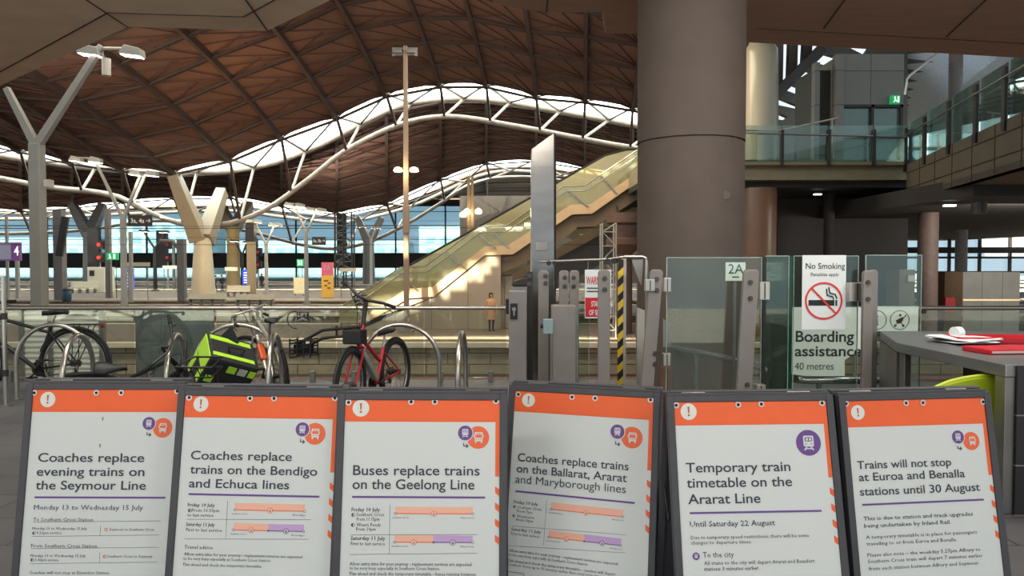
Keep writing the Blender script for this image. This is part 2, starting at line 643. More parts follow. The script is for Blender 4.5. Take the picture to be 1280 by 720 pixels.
def surfA0(i, d):
    return surfA(i, d)
struct('sun_block_concourse', MB().box((-62, -18, 22), (20, 10, 22.4)), roof_m, 'unseen brown slab added over the concourse to block the sun')  # roof carried on out of view to keep the sun off the platforms

DB0, DB1 = 81.0, 112.0
def surfB(i, d):
    a, b = edge_pt(EU, RIBS[i], DB0), edge_pt(EB, RIBS[i], DB1)
    f = (d - DB0) / (DB1 - DB0)
    p = a.lerp(b, f)
    p.z += 2.4 * 4 * f * (1 - f) * .6
    return V((p.x, d, p.z))
roof('brown ribbed roof vault beyond the first skylight strip', surfB, RIBS, [DB0 + (DB1 - DB0) * k / 8 for k in range(9)], roof_m, .35, .5)
DC0, DC1 = 118.0, 149.5
def surfC(i, d):
    a = edge_pt(EC, RIBS[i], DC0)
    f = (d - DC0) / (DC1 - DC0)
    return V((a.x * (1 + .2 * f), d, a.z + (14.2 - a.z) * f * f + 1.2 * f * (1 - f)))
roof('pale ribbed roof vault at the far end of the hall', surfC, RIBS, [DC0, 126, 134, 142, DC1], roof_m2, .4, .5, fan=False)

# translucent glazing of the two skylight strips
def skylight(label, c0, d0_, c1, d1_, pxs):
    m = MB()
    vs, fs = [], []
    for x in pxs:
        a, b = edge_pt(c0, x, d0_), edge_pt(c1, x, d1_)
        vs += [a + V((0, 0, .35)), b + V((0, 0, .35))]
    for i in range(len(pxs) - 1):
        fs.append((2 * i, 2 * i + 1, 2 * i + 3, 2 * i + 2))
    m.add(vs, fs)
    o = struct('skylight', m, SKYM, label)
    so = o.modifiers.new('thickness', 'SOLIDIFY')
    so.thickness = .05
SKYM = bpy.data.materials.new('skylight_glazing')
SKYM.use_nodes = True
n_ = SKYM.node_tree
n_.nodes.clear()
oo = n_.nodes.new('ShaderNodeOutputMaterial')
t1 = n_.nodes.new('ShaderNodeBsdfTransparent')
t1.inputs[0].default_value = (.95, .98, 1, 1)
t2 = n_.nodes.new('ShaderNodeBsdfTranslucent')
t2.inputs[0].default_value = (.75, .85, .95, 1)
mx_ = n_.nodes.new('ShaderNodeMixShader')
nzt = n_.nodes.new('ShaderNodeTexNoise')
nzt.inputs['Scale'].default_value = .3
mr = n_.nodes.new('ShaderNodeMapRange')
mr.inputs['To Min'].default_value = .68
mr.inputs['To Max'].default_value = .8
n_.links.new(nzt.outputs['Fac'], mr.inputs[0])
n_.links.new(mr.outputs[0], mx_.inputs[0])
n_.links.new(t1.outputs[0], mx_.inputs[1])
n_.links.new(t2.outputs[0], mx_.inputs[2])
n_.links.new(mx_.outputs[0], oo.inputs[0])
PX_ = list(range(-420, 861, 32))
skylight('nearer curved skylight strip between the two brown roofs', EA, DA, EU, DB0, PX_)
skylight('farther curved skylight strip in front of the end roof', EB, DB1, EC, DC0, PX_)
struct('sun_block_right', MB().box((9.5, 9, 20), (44, 45, 20.4)), roof_m, 'unseen slab added to keep the sun off the right hand building')  # added out of view to shade the lift tower and slatted roof

# trusses carrying the skylight strips
def truss(label, up, lo, du, dl, top, dtop, rs, ru, rl, px_list):
    t = thing('roof_truss', label, 'truss', (0, dl, 12), group='white tube trusses under the skylight strips')
    xs = list(range(px_list[0], px_list[1] + 1, 14))
    MB().path([edge_pt(up, x, du) for x in xs], ru, 10).build('upper_chord', tube_white, t, smooth=40)
    MB().path([edge_pt(lo, x, dl) for x in xs], rl, 10).build('lower_chord', tube_white, t, smooth=40)
    for k, r in enumerate(RIBS):
        if not (px_list[0] < r < px_list[1] - 20):
            continue
        a = edge_pt(top, r, dtop)
        dx = 12 if r < 520 else (5 if r < 720 else -3)
        b = edge_pt(lo, r + dx, dl)
        MB().beam(a, b, rs * 1.5, rs * 1.5).build('hanger', rib_m, t)
        nx = RIBS[min(k + 1, len(RIBS) - 1)]
        u = edge_pt(up, r + 30, du)
        MB().tube(b, u, rs).build('strut', tube_white, t, smooth=40)
        MB().tube(a, u, rs).build('strut', tube_white, t, smooth=40)
        MB().tube(u, edge_pt(top, nx, dtop), rs * .7).build('brace', rib_m, t, smooth=40)
    return t
truss('large white tube truss curving under the nearer skylight strip', EU, EL, 80, 76, EA, DA, .15, .30, .26, (-340, 850))
E2U = [(x, y + 6) for x, y in EC]
E2L = [(x, y + (30 if 460 < x < 760 else 26)) for x, y in EC]
E2L = [(-420, 235), (-250, 262), (-100, 285), (0, 292), (100, 288), (200, 276), (300, 287), (400, 310), (450, 306), (500, 285), (550, 255), (590, 230), (640, 222), (700, 226), (800, 245), (960, 280)]
truss('farther white tube truss under the second skylight strip', E2U, E2L, 117, 114, EB, DB1, .16, .26, .26, (-200, 800))

# ------------------------------------------------------------------ near soffits
SZ = 4.9
def soffit(name, label, poly, m, th, seams, parent=None):
    t = thing(name, label, None, (0, 0, SZ), kind='structure')
    MB().prism([(x, y, SZ) for x, y in poly], (0, 0, th)).build('slab', m, t, bevel=.02)
    s = MB()
    for a, b in seams:
        s.beam((a[0], a[1], SZ - .003), (b[0], b[1], SZ - .003), .02, .01)
    s.build('joint', joint_m, t)
    return t
def sz(px, py, z=SZ):
    q = onz(px, py, z)
    return (q.x, q.y)
c0, c1, c2, c3 = sz(0, 108), sz(160, 34), sz(335, 39), sz(415, 0)
def off(a, b, k):
    return ((a[0] + (b[0] - a[0]) * k), (a[1] + (b[1] - a[1]) * k))
cl = (-1.0, 8.0)
ctr = (-5, 4)
ins = [off(p, ctr, f) for p, f in ((c0, .07), (c1, .09), (c2, .09), (c3, .09))]
soffit('soffit', 'grey brown faceted concrete soffit at the upper left', [(-30, 22), c0, c1, c2, c3, cl, (-1.0, -2), (-30, -2)], soffit_m, .8,
       [((-30, 21), ins[0]), (ins[0], ins[1]), (ins[1], ins[2]), (ins[2], ins[3]), (c1, (-5.2, 2)), (c2, (-2.6, 2)), (c0, (-9, 2))])
d0, d1, d2, d3, d4, d5 = sz(683, 16), sz(752, 16), sz(756, 42), sz(800, 43), sz(928, 53), sz(1280, 73)
soffit('soffit', 'brown concrete soffit over the round column', [(-1.0, 8.0), (-.2, 10.2), d0, d1, d2, d3, d4, d5, (14, 15), (14, -2), (-1.0, -2)], soffit_r, .8,
       [(off(d4, (d4[0], 0), .06), off(d5, (d5[0], 0), .06)), (d3, (1.7, 5)), (d0, (.4, 5)), ((4.5, 11.2), (3.2, 4)), ((6.5, 11.6), (4.6, 4))])
struct('soffit', MB().box((-30, -5, SZ + .1), (14, -2, SZ + .8)), soffit_m, 'concrete soffit behind the viewer')

# ------------------------------------------------------------------ big round column
cx, cd, cr = at_x(862, 9.3), 9.3, .615
t = thing('round_column', 'large round brown concrete column beside the glass gate', 'column', (cx, cd, 0))
MB().lathe([(cr + .015, 0), (cr + .015, 2.93), (cr - .004, 2.935), (cr - .004, 2.95), (cr + .02, 2.955), (cr + .02, SZ)], (cx, cd, 0), 64).build('shaft', col_conc, t, smooth=30)
MB().cyl((cx + .27, cd - cr + .06, 2.28), .05, .05, 20, 'y').build('cover_plate', mat('patch_brown', '#5c4e46', .8), t)

# ------------------------------------------------------------------ stairs with landings
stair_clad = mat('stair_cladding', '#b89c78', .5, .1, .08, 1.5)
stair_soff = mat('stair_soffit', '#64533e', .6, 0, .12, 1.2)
def X(px, py, d):
    p = at(px, py, d)
    return V((p.x, d, p.z))
def band(pts_top, pts_bot, d, th, mb):
    # solid strip between two pixel polylines standing at depth d
    a = [X(x, y, d) for x, y in pts_top]
    b = [X(x, y, d) for x, y in pts_bot]
    for i in range(len(a) - 1):
        mb.prism([a[i], a[i + 1], b[i + 1], b[i]], (0, th, 0))
    return mb
G_TOP = [(424, 385), (501, 334), (531, 333), (598, 284), (632, 283), (704, 233), (731, 232), (800, 185), (860, 145)]
S_TOP = [(424, 416), (508, 361), (540, 359), (606, 308), (634, 307), (713, 256), (738, 255), (796, 216), (860, 172)]
S_BOT = [(430, 420), (510, 373), (542, 371), (606, 319), (641, 318), (715, 268), (740, 267), (797, 227), (860, 184)]
F_BOT = [(440, 424), (516, 392), (546, 388), (611, 346), (646, 334), (697, 306), (722, 284), (743, 283), (797, 249), (860, 206)]
st = thing('staircase', 'glass sided staircase with landings climbing right behind the steel pylon', 'staircase', (at_x(450, 34), 34, PZ))
for dd in (SD, SD + 2.3):
    band(S_TOP, S_BOT, dd, .18, MB()).build('stringer', stair_clad, st)
m = MB()
band(S_BOT, F_BOT, SD + .25, 1.8, m)
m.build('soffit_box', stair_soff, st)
m = MB()
for i in range(len(S_TOP) - 1):
    a, b = X(*S_TOP[i], SD), X(*S_TOP[i + 1], SD)
    n_ = max(1, round(abs(b.z - a.z) / .165))
    for k in range(n_):
        p, q = a.lerp(b, k / n_), a.lerp(b, (k + 1) / n_)
        m.box((p.x, SD + .18, p.z - .3), (q.x, SD + 2.3, p.z - .12))
m.build('tread', concrete, st)
for dd in (SD + .04, SD + 2.4):
    m = MB()
    band(G_TOP, S_TOP, dd, .03, m)
    m.build('glass_panel', gl_stair, st)
    MB().path([X(x, y, dd) for x, y in G_TOP], .026, 8).build('top_rail', steel_d, st, smooth=50)
    h = MB()
    pts = []
    for (gx, gy), (sx, sy) in zip(G_TOP, S_TOP):
        pts.append(X(gx * .72 + sx * .28, gy * .72 + sy * .28, dd - .1))
    h.path(pts, .022, 8)
    h.build('handrail', steel_d, st, smooth=50)
    for a, b in ((0, .3), (1, .15), (2, .5), (3, .15), (3, .75), (4, .6), (5, .5), (6, .4), (7, .2), (7, .7)):
        if a >= len(G_TOP) - 1:
            continue
        g = X(*G_TOP[a], dd - .06).lerp(X(*G_TOP[a + 1], dd - .06), b)
        s = X(*S_TOP[a], dd - .06).lerp(X(*S_TOP[a + 1], dd - .06), b)
        s2 = s + V((.35, 0, -.1))
        MB().beam(g + V((-.25, 0, -.25)), s2, .06, .04, (0, 1, 0)).build('baluster', steel_d, st)
# wall panels under the stairs
wm = grid_mat('stair_wall', '#978a78', '#4f4438', 1.62, 6, .012, .7, 'xz', .08)
t = thing('stair_wall', 'panelled stone wall closing the space under the stairs', 'wall', (at_x(540, 34.3), 34.3, PZ), kind='structure')
del t['category']
w0 = [X(430, 421, 34.06), X(510, 373.5, 34.06), X(542, 371.5, 34.06), X(606, 319.5, 34.06), X(626, 319, 34.06)]
MB().prism(w0 + [V((w0[-1].x, 34.06, PZ)), V((w0[0].x, 34.06, PZ))], (0, .16, 0)).build('panels', wm, t)
MB().box((at_x(626, 34.6), 34.6, PZ), (at_x(640, 34.6), 36.6, at(626, 345, 34.6).z)).build('return_wall', wm, t)
# escalator behind the stairs
def strip_rail(name, pts, d, r, mt, par):
    MB().path([X(x, y, d) for x, y in pts], r, 8).build(name, mt, par, smooth=50)
es = thing('escalator', 'long escalator with a straight black handrail behind the glass staircase', 'escalator', (at_x(520, 37.5), 37.5, PZ))
E_TOP = [(440, 372), (513, 331), (640, 260), (700, 226), (756, 194), (783, 187), (860, 184)]
E_MID = [(x + 3, y + 26) for x, y in E_TOP]
E_BOT = [(x + 6, y + 62) for x, y in E_TOP]
for dd in (37.4, 39.0):
    m = MB()
    band(E_TOP, E_MID, dd, .03, m)
    m.build('balustrade', glass('escalator_glass', '#efe8cc', .06, .05, .3, '#cfc9a8'), es)
    strip_rail('handrail', E_TOP, dd, .05, black, es)
m = MB()
band(E_MID, E_BOT, 37.3, .25, m)
band(E_MID, E_BOT, 39.1, .25, m)
m.build('side_panel', warm_stone, es)
m = MB()
band([(x, y + 8) for x, y in E_MID], [(x, y + 2) for x, y in E_BOT], 37.6, 1.4, m)
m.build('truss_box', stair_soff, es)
es2 = thing('escalator', 'lower escalator seen through the gap under the staircase landing', 'escalator', (at_x(640, 42), 42, PZ))
E2T = [(560, 388), (612, 358), (700, 309), (790, 260), (860, 221)]
m = MB()
band(E2T, [(x, y + 12) for x, y in E2T], 42, .25, m)
m.build('side_panel', warm_stone, es2)
m = MB()
band([(x, y + 12) for x, y in E2T], [(x + 10, y + 44) for x, y in E2T], 42.2, 1.4, m)
m.build('truss_box', grey_paint, es2)
m = MB()
band([(x, y - 22) for x, y in E2T], E2T, 42.1, .03, m)
m.build('balustrade', gl_stair, es2)
# lit strip and steel stair tower behind the gate
t = thing('light_fitting', 'round downlight glowing under the staircase head', 'light', X(775, 272, 33.2))
MB().cyl(X(775, 272, 33.2), .28, .08, 20).build('housing', white_paint, t)
MB().tube(X(775, 272, 33.2), X(775, 262, 33.2) + V((0, 1.2, .3)), .04, 8).build('stem', dark_metal, t)
MB().cyl(X(775, 272, 33.2) - V((0, 0, .05)), .22, .04, 20).build('lens', mat('warm_lens', '#ffd9a0', .4, emit=6), t)
t = thing('support_column', 'brown column with collar under the staircase head', 'column', (at_x(780, 32), 32, PZ))
MB().lathe([(.35, PZ), (.35, 1.9), (.75, 2.3), (.75, 2.55), (.5, 2.6), (.5, 3.1), (.75, 3.2), (.75, 3.6)], (at_x(780, 32), 32, 0), 20).build('shaft', mat('col_brown', '#5e463a', .7), t, smooth=30)
t = thing('scaffold_tower', 'pale tubular scaffold tower beside the round column', 'tower', (at_x(765, 30), 30, PZ))
m = MB()
xa, xb = at_x(753, 30), at_x(770, 30)
z0_, z1_ = PZ, 3.1
for x in (xa, xb):
    for y in (30, 30.7):
        m.tube((x, y, z0_), (x, y, z1_), .03, 8)
m.build('upright', white_paint, t)
m = MB()
z = z0_ + .3
k = 0
while z < z1_:
    m.tube((xa, 30, z), (xb, 30, z), .022, 6)
    m.tube((xa if k % 2 else xb, 30, z), (xb if k % 2 else xa, 30, min(z1_, z + .55)), .018, 6)
    z += .55
    k += 1
m.build('rung', white_paint, t)

# ------------------------------------------------------------------ steel pylon
pa, pb_ = at(664, 186, 9.2), at(696, 165, 9.2)
mirror = mat('pylon_steel', '#8f8882', .16, .95, .12, 2.2, stretch=(1, 1, 3))
t = thing('steel_pylon', 'tall polished steel pylon with a slanted top in front of the staircase', 'pylon', ((pa.x + pb_.x) / 2, 9.3, 0))
MB().prism([(pa.x, 9.2, 0), (pb_.x - .03, 9.2, 0), (pb_.x - .03, 9.2, pb_.z), (pa.x, 9.2, pa.z)], (0, .3, 0)).build('shaft', mirror, t, bevel=.008)
MB().prism([(pb_.x - .028, 9.24, 0), (pb_.x, 9.3, 0), (pb_.x, 9.3, pb_.z - .02), (pb_.x - .028, 9.24, pb_.z)], (0, .18, 0)).build('side_fin', dark_metal, t)
MB().box((pa.x + .05, 9.185, 1.66), (pa.x + .2, 9.205, 1.76)).build('access_cover', steel_d, t, bevel=.004)
MB().box((pa.x - .03, 9.15, 0), (pb_.x + .03, 9.55, .03)).build('base_plate', steel_d, t)

# ------------------------------------------------------------------ raised deck on the right
DZ = zpx(206, 30)
deckm = mat('deck_edge', '#8f8468', .6, 0, .1, 2)
t = thing('upper_deck', 'raised walkway deck on the right', None, (at_x(1020, 30), 30, DZ), kind='structure')
xl, xr = at_x(805, 30), at_x(1134, 30)
MB().box((xl, 30, DZ - .02), (xr + 14, 52, DZ + .18)).build('upper_edge', deckm, t)
MB().box((xl, 30.5, DZ - .55), (xr + 14, 52, DZ - .02)).build('lower_edge', deckm, t)
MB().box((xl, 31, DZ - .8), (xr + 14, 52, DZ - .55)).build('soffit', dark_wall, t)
gt = thing('glass_balustrade', 'glass balustrade along the front of the raised walkway', 'railing', (at_x(1020, 30), 30, DZ + .18))
px = [925 - 60, 975, 1033, 1089, 1134]
for a, b in zip(px[:-1], px[1:]):
    MB().box((at_x(a, 30) + .03, 29.97, DZ + .1), (at_x(b, 30) - .03, 29.99, DZ + 1.5)).build('glass_panel', gl_deck, gt)
for a in px[1:]:
    MB().box((at_x(a, 30) - .05, 29.86, DZ - .1), (at_x(a, 30) + .05, 29.96, DZ + 1.32)).build('post', dark_metal, gt)
MB().path([X(865, 165, 29.9), X(975, 167, 29.9), X(1134, 171, 29.9)], .03, 8).build('handrail', steel, gt, smooth=50)
hr = thing('handrail', 'pale handrail rising behind the deck balustrade', 'handrail', X(940, 163, 30.4))
MB().path([X(925, 163, 30.4), X(976, 163, 30.4), X(1040, 149, 30.4), X(1048, 147, 30.4)], .035, 8).build('rail', white_paint, hr, smooth=50)
MB().tube(X(976, 163, 30.4), V((at_x(976, 30.4), 30.4, DZ + .18)), .03).build('post', white_paint, hr)
MB().tube(X(1040, 149, 30.4), V((at_x(1040, 30.4), 30.4, DZ + .18)), .03).build('post', white_paint, hr)
# cream column on the deck and brown column below it
def rcol(name, label, pxa, pxb, d, z0, z1, m, cap=True, rt=.95):
    c = at_x((pxa + pxb) / 2, d)
    r = (pxb - pxa) / 2 * d / 960
    t = thing(name, label, 'column', (c, d, z0))
    pr = [(r * 1.03, z0), (r, z0 + (z1 - z0) * .5), (r * rt, z1 - .5)]
    if cap:
        pr += [(r * rt * .97, z1 - .3), (r * rt * .72, z1 - .05), (r * rt * .72, z1)]
    else:
        pr += [(r * rt, z1)]
    MB().lathe(pr, (c, d, 0), 36).build('shaft', m, t, smooth=40)
    return t
rcol('round_column', 'glossy cream column standing on the raised walkway', 927, 970, 31.5, DZ, zpx(56, 31.5), mat('cream_gloss', '#a39b86', .25, 0, .04, 1))
rcol('round_column', 'brown column in the dark below the raised walkway', 921, 969, 31.6, PZ, DZ - .8, mat('dim_brown', '#7a573c', .35, 0, .08, 1), False, 1)
# lift shaft on the deck
t = thing('lift_shaft', 'grey panelled lift tower on the raised walkway', 'lift', (at_x(1085, 33), 33, DZ))
lp = grid_mat('lift_panel', '#7e7f78', '#3f403c', 2.4, 1.45, .015, .5, 'xz', .06)
xa, xb = at_x(1047, 33), at_x(1126, 33)
zt_ = zpx(70, 33)
zg = zpx(132, 33)
MB().box((xa, 33, zg), (xb, 36, zt_)).build('upper_wall', lp, t)
MB().box((xa, 33.3, DZ), (xb, 36, zg)).build('lower_wall', mat('lift_lower', '#6f716c', .5), t)
m = MB()
for p_ in (1049, 1088, 1124):
    m.box((at_x(p_, 33) - .06, 33, DZ), (at_x(p_, 33) + .06, 33.12, zg))
m.box((xa, 33, zg - .12), (xb, 33.12, zg))
m.box((xa, 33, DZ + 1.5), (xb, 33.1, DZ + 1.56))
m.build('door_frame', dark_metal, t)
for a, b in ((1050, 1087), (1089, 1123)):
    MB().box((at_x(a, 33), 33.14, DZ + .1), (at_x(b, 33), 33.16, zg - .1)).build('door_glass', gl_deck, t)
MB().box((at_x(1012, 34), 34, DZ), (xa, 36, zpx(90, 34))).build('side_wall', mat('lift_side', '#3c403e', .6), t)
MB().box((at_x(1016, 33), 33, DZ), (at_x(1022, 33), 33.4, zpx(80, 33))).build('corner_post', lp, t)
MB().box((at_x(1042, 32.9), 32.9, DZ), (at_x(1052, 32.9), 33.3, zpx(70, 32.9))).build('corner_post', lp, t)
t = thing('exit_sign', 'small lit green exit sign on the lift tower', 'sign', X(1118, 125, 32.9))
gsign = mat('sign_green', '#1f9a5b', .4, emit=.8)
white_em = mat('sign_white_lit', '#eef6ef', .4, emit=1.0)
p = X(1118, 125, 32.9)
MB().box((p.x - .17, 32.75, p.z - .17), (p.x + .17, 32.99, p.z + .17)).build('box', gsign, t)
m = MB()
m.cyl((p.x - .05, 32.745, p.z + .09), .03, .01, 12, 'y')
m.beam((p.x - .05, 32.745, p.z + .06), (p.x - .03, 32.745, p.z - .03), .05, .01, (0, 1, 0))
m.beam((p.x - .03, 32.745, p.z - .03), (p.x - .1, 32.745, p.z - .12), .03, .01, (0, 1, 0))
m.beam((p.x - .03, 32.745, p.z - .03), (p.x + .04, 32.745, p.z - .1), .03, .01, (0, 1, 0))
m.box((p.x + .06, 32.74, p.z - .13), (p.x + .13, 32.75, p.z + .12))
m.build('running_figure', white_em, t)

# roof of the right hand building with slanted panes open to the sky
def holed(name, label, outer, holes, d0, m, th, tilt=.0):
    # sheet through depth d0 with a slight tilt, drawn as a filled outline with holes
    cu = bpy.data.curves.new(name, 'CURVE')
    cu.dimensions = '2D'
    cu.fill_mode = 'BOTH'
    cu.extrude = th
    def sp_(pts):
        s = cu.splines.new('POLY')
        s.points.add(len(pts) - 1)
        for q, (x, y) in zip(s.points, pts):
            p = at(x, y, d0)
            q.co = (p.x, p.z, 0, 1)
        s.use_cyclic_u = True
    sp_(outer)
    for h in holes:
        sp_(h)
    o = bpy.data.objects.new(name, cu)
    COL.objects.link(o)
    o.location = (0, d0, 0)
    o.rotation_euler = (PI / 2, 0, 0)
    cu.materials.append(m)
    dg = bpy.context.evaluated_depsgraph_get()
    me = bpy.data.meshes.new_from_object(o.evaluated_get(dg))
    o2 = bpy.data.objects.new(name, me)
    o2.location, o2.rotation_euler = o.location, o.rotation_euler
    COL.objects.link(o2)
    bpy.data.objects.remove(o)
    if label:
        tag(o2, label, None, None, 'structure')
    return o2
panes = [[(978, 52), (985, 52), (983, 105), (977, 107)], [(996, 52), (1003, 52), (1001, 85), (995, 90)], [(1014, 54), (1025, 54), (1023, 64), (1013, 72)],
         [(1018, 80), (1030, 68), (1044, 72), (1030, 83)], [(999, 97), (1008, 89), (1014, 91), (1014, 103)], [(981, 114), (988, 106), (1013, 116), (1011, 125)],
         [(970, 132), (972, 123), (999, 134), (994, 137)], [(969, 150), (970, 141), (983, 147), (978, 151)], [(1046, 54), (1089, 54), (1078, 70)]]
holed('roof', 'sloping roof with slanted skylight panes behind the lift tower', [(905, 30), (1132, 30), (1132, 205), (905, 205)], panes, 40.5, mat('roof_grey', '#3f3c36', .8, amt=.1, scale=.6), .2)
bm_ = MB()
bm_.beam(at(964, 124, 39.9), at(1028, 60, 39.9), .5, .5, (0, 1, 0))
tag(bm_.build('roof_beam', dark_wall), None, None, None, 'structure')
# dark walls under the deck
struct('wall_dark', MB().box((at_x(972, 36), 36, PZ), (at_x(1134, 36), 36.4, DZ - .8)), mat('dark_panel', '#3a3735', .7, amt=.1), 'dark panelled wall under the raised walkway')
rcol('square_pillar', 'grey pillar standing in the dark under the deck', 1029, 1042, 33.5, PZ, DZ - .8, dark_wall, False, 1)
t = thing('tube_light', 'small bright light under the raised walkway', 'light', X(1022, 243, 32))
MB().cbox(X(1022, 243, 32), (.3, .15, .05)).build('tube', mat('tube_white_lit', '#ffffff', .4, emit=3), t)
MB().box((X(1022, 243, 32).x - .02, 31.98, X(1022, 243, 32).z), (X(1022, 243, 32).x + .02, 32.02, DZ - .78)).build('stem', dark_metal, t)

# parapet wall returning towards the viewer
p0 = V((at_x(1131, 30), 30, DZ))
p1 = V((at_x(1285, 19.2), 19.2, DZ))
p1 = p1 + (p1 - p0) * .35
parm = mat('parapet_panel', '#5b5548', .75, 0, .1, 1.5, bump=.1)
t = thing('parapet_wall', 'panelled parapet wall of the raised walkway running towards the viewer', 'wall', p0, kind='structure')
del t['category']
zb = zpx(251, 30)
nrm = V((p1.y - p0.y, -(p1.x - p0.x), 0)).normalized()
if nrm.x < 0:
    nrm = -nrm
MB().prism([(p0.x, p0.y, zb), (p1.x, p1.y, zb), (p1.x, p1.y, DZ), (p0.x, p0.y, DZ)], nrm * .3).build('panels', parm, t)
m = MB()
dirp = (p1 - p0)
for k in range(1, 9):
    q = p0 + dirp * (k / 8.5)
    m.box((q.x - .015, q.y - .015, zb), (q.x + .015, q.y + .015, DZ))
for z in (zb + .45, zb + 1.05):
    m.beam((p0.x - .01, p0.y, z), (p1.x - .01, p1.y, z), .03, .03)
m.build('joint', joint_m, t)
MB().prism([(p0.x, p0.y, zb), (p1.x, p1.y, zb), (p1.x + 14, p1.y, zb), (p0.x + 14, p0.y, zb)], (0, 0, .2)).build('soffit', mat('right_soffit', '#6f6b66', .8), t)
g2 = thing('glass_balustrade', 'glass balustrade with dark posts on the parapet wall', 'railing', p0)
def pp(k, z, o=.06):
    q = p0 + dirp * k
    return V((q.x + nrm.x * o, q.y + nrm.y * o, z))
ks = [0, .16, .335, .495, .635, .76, 1]
for a, b in zip(ks[:-1], ks[1:]):
    MB().prism([pp(a + .005, DZ), pp(b - .005, DZ), pp(b - .005, DZ + 1.55), pp(a + .005, DZ + 1.55)], nrm * .02).build('glass_panel', gl_deck, g2)
for a in ks[:-1]:
    MB().beam(pp(a, DZ - .3, -.04), pp(a, DZ + 1.4, -.04), .09, .14, (0, 1, 0)).build('post', dark_metal, g2)
MB().tube(pp(0, DZ + 1.1, -.1), pp(1, DZ + 1.1, -.1), .03).build('handrail', steel, g2, smooth=50)
t = thing('wall_pier', 'concrete pier at the right end of the glass parapet', 'wall', pp(.8, DZ), kind='structure')
del t['category']
MB().prism([pp(.79, DZ, .1), pp(1.0, DZ, .1), pp(1.0, DZ + 4, .1), pp(.79, DZ + 4, .1)], nrm * .4).build('panel', parm, t)
# slatted roof above the right walkway
sl = thing('roof', 'slatted dark roof above the right walkway', None, (at_x(1180, 44), 44, 10), kind='structure')
A, B, C, D = X(1120, 40, 40), X(1300, 30, 30), X(1300, 130, 50), X(1120, 172, 58)
m = MB()
m.prism([A, B, C, D], (0, .4, .3))
m.build('roof_panel', mat('roof_slate', '#9aa2aa', .8), sl)
for k in range(13):
    f = (k + .5) / 13
    MB().beam(A.lerp(D, f) - V((0, .4, .25)), B.lerp(C, f) - V((0, .4, .25)), .2, .3).build('slat', mat('slat_dark', '#3f444a', .7) if k == 0 else MATS['slat_dark'], sl)
w3 = thing('window_3', 'bluish glazed wall behind the parapet glass', None, (at_x(1180, 58), 58, DZ), kind='structure')
wa, wb_ = at_x(1126, 58.5), at_x(1330, 58.5)
MB().box((wa, 58.5, DZ), (wb_, 58.56, DZ + 6)).build('pane', glass('blue_pane', '#b9d3e6', .05, .1, .3, '#9fb9cf'), w3)
m = MB()
x = wa
while x < wb_:
    m.box((x - .06, 58.3, DZ), (x + .06, 58.48, DZ + 6))
    x += 1.3
for z in (1.2, 3.2, 5):
    m.box((wa, 58.3, DZ + z - .05), (wb_, 58.48, DZ + z + .05))
m.build('mullion', grey_paint, w3)
t = thing('roof_brace', 'bent pale tube brace under the slatted roof', 'brace', X(1133, 100, 38))
MB().path([X(1131, 118, 38), X(1134, 98, 38), X(1140, 92, 38), X(1174, 65, 38)], .06, 8).build('tube', white_paint, t, smooth=50)
t = thing('round_column', 'slim grey column rising behind the parapet glass', 'column', (at_x(1190, 34), 34, DZ))
MB().lathe([(.28, DZ), (.28, 11)], (at_x(1190, 34), 34, 0), 20).build('shaft', grey_paint, t, smooth=40)

# ------------------------------------------------------------------ below right: far side under the deck
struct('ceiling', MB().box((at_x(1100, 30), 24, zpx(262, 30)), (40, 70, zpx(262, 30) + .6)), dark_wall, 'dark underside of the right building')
rcol('round_column', 'brown round column right of the glass gates', 1148, 1171, 32, PZ, zpx(262, 30), mat('col_mid', '#6a5a52', .6), False, 1)
rcol('round_column', 'pale round column behind the grey kiosk', 1194, 1208, 48, PZ, zpx(262, 30), mat('col_pale', '#8a8a88', .6), False, 1)
t = thing('kiosk', 'grey panelled kiosk with a brown end beyond the right rail', 'kiosk', (at_x(1228, 32), 32, PZ))
zk = zpx(340, 32)
MB().box((at_x(1204, 32), 32, PZ), (at_x(1275, 32), 34.5, zk)).build('front_wall', grid_mat('kiosk_panel', '#82847e', '#55574f', .85, 6, .015, .5, 'xz', .1), t)
MB().prism([(at_x(1204, 32), 32, PZ), (at_x(1181, 32.5), 32.5, PZ), (at_x(1181, 32.5), 34.4, PZ), (at_x(1204, 32), 34.4, PZ)], (0, 0, zk - PZ)).build('end_wall', mat('kiosk_brown', '#5d4a35', .6), t)
MB().box((at_x(1204, 32), 31.97, zpx(376, 32)), (at_x(1275, 32), 31.99, zpx(374, 32))).build('strip_light', mat('kiosk_strip', '#e8cf9a', .4, emit=.5), t)
t = thing('fire_box', 'small red box on the brown end of the kiosk', 'box', X(1186, 381, 31.9))
MB().cbox(X(1186, 381, 31.9), (.42, .25, .62)).build('case', mat('fire_red', '#8d1d1d', .5), t, bevel=.02)
t = thing('service_cabinet', 'brown service cabinet with a keypad behind the glass gate', 'cabinet', (at_x(1134, 30), 30, PZ))
MB().box((at_x(1124, 30), 30, PZ), (at_x(1144, 30), 31, zpx(337, 30))).build('body', mat('cab_brown', '#5c5148', .6), t, bevel=.02)
MB().box((at_x(1134, 30), 29.93, zpx(352, 30)), (at_x(1142, 30), 30, zpx(344, 30))).build('keypad', mat('keypad_grey', '#a3a39c', .5), t)
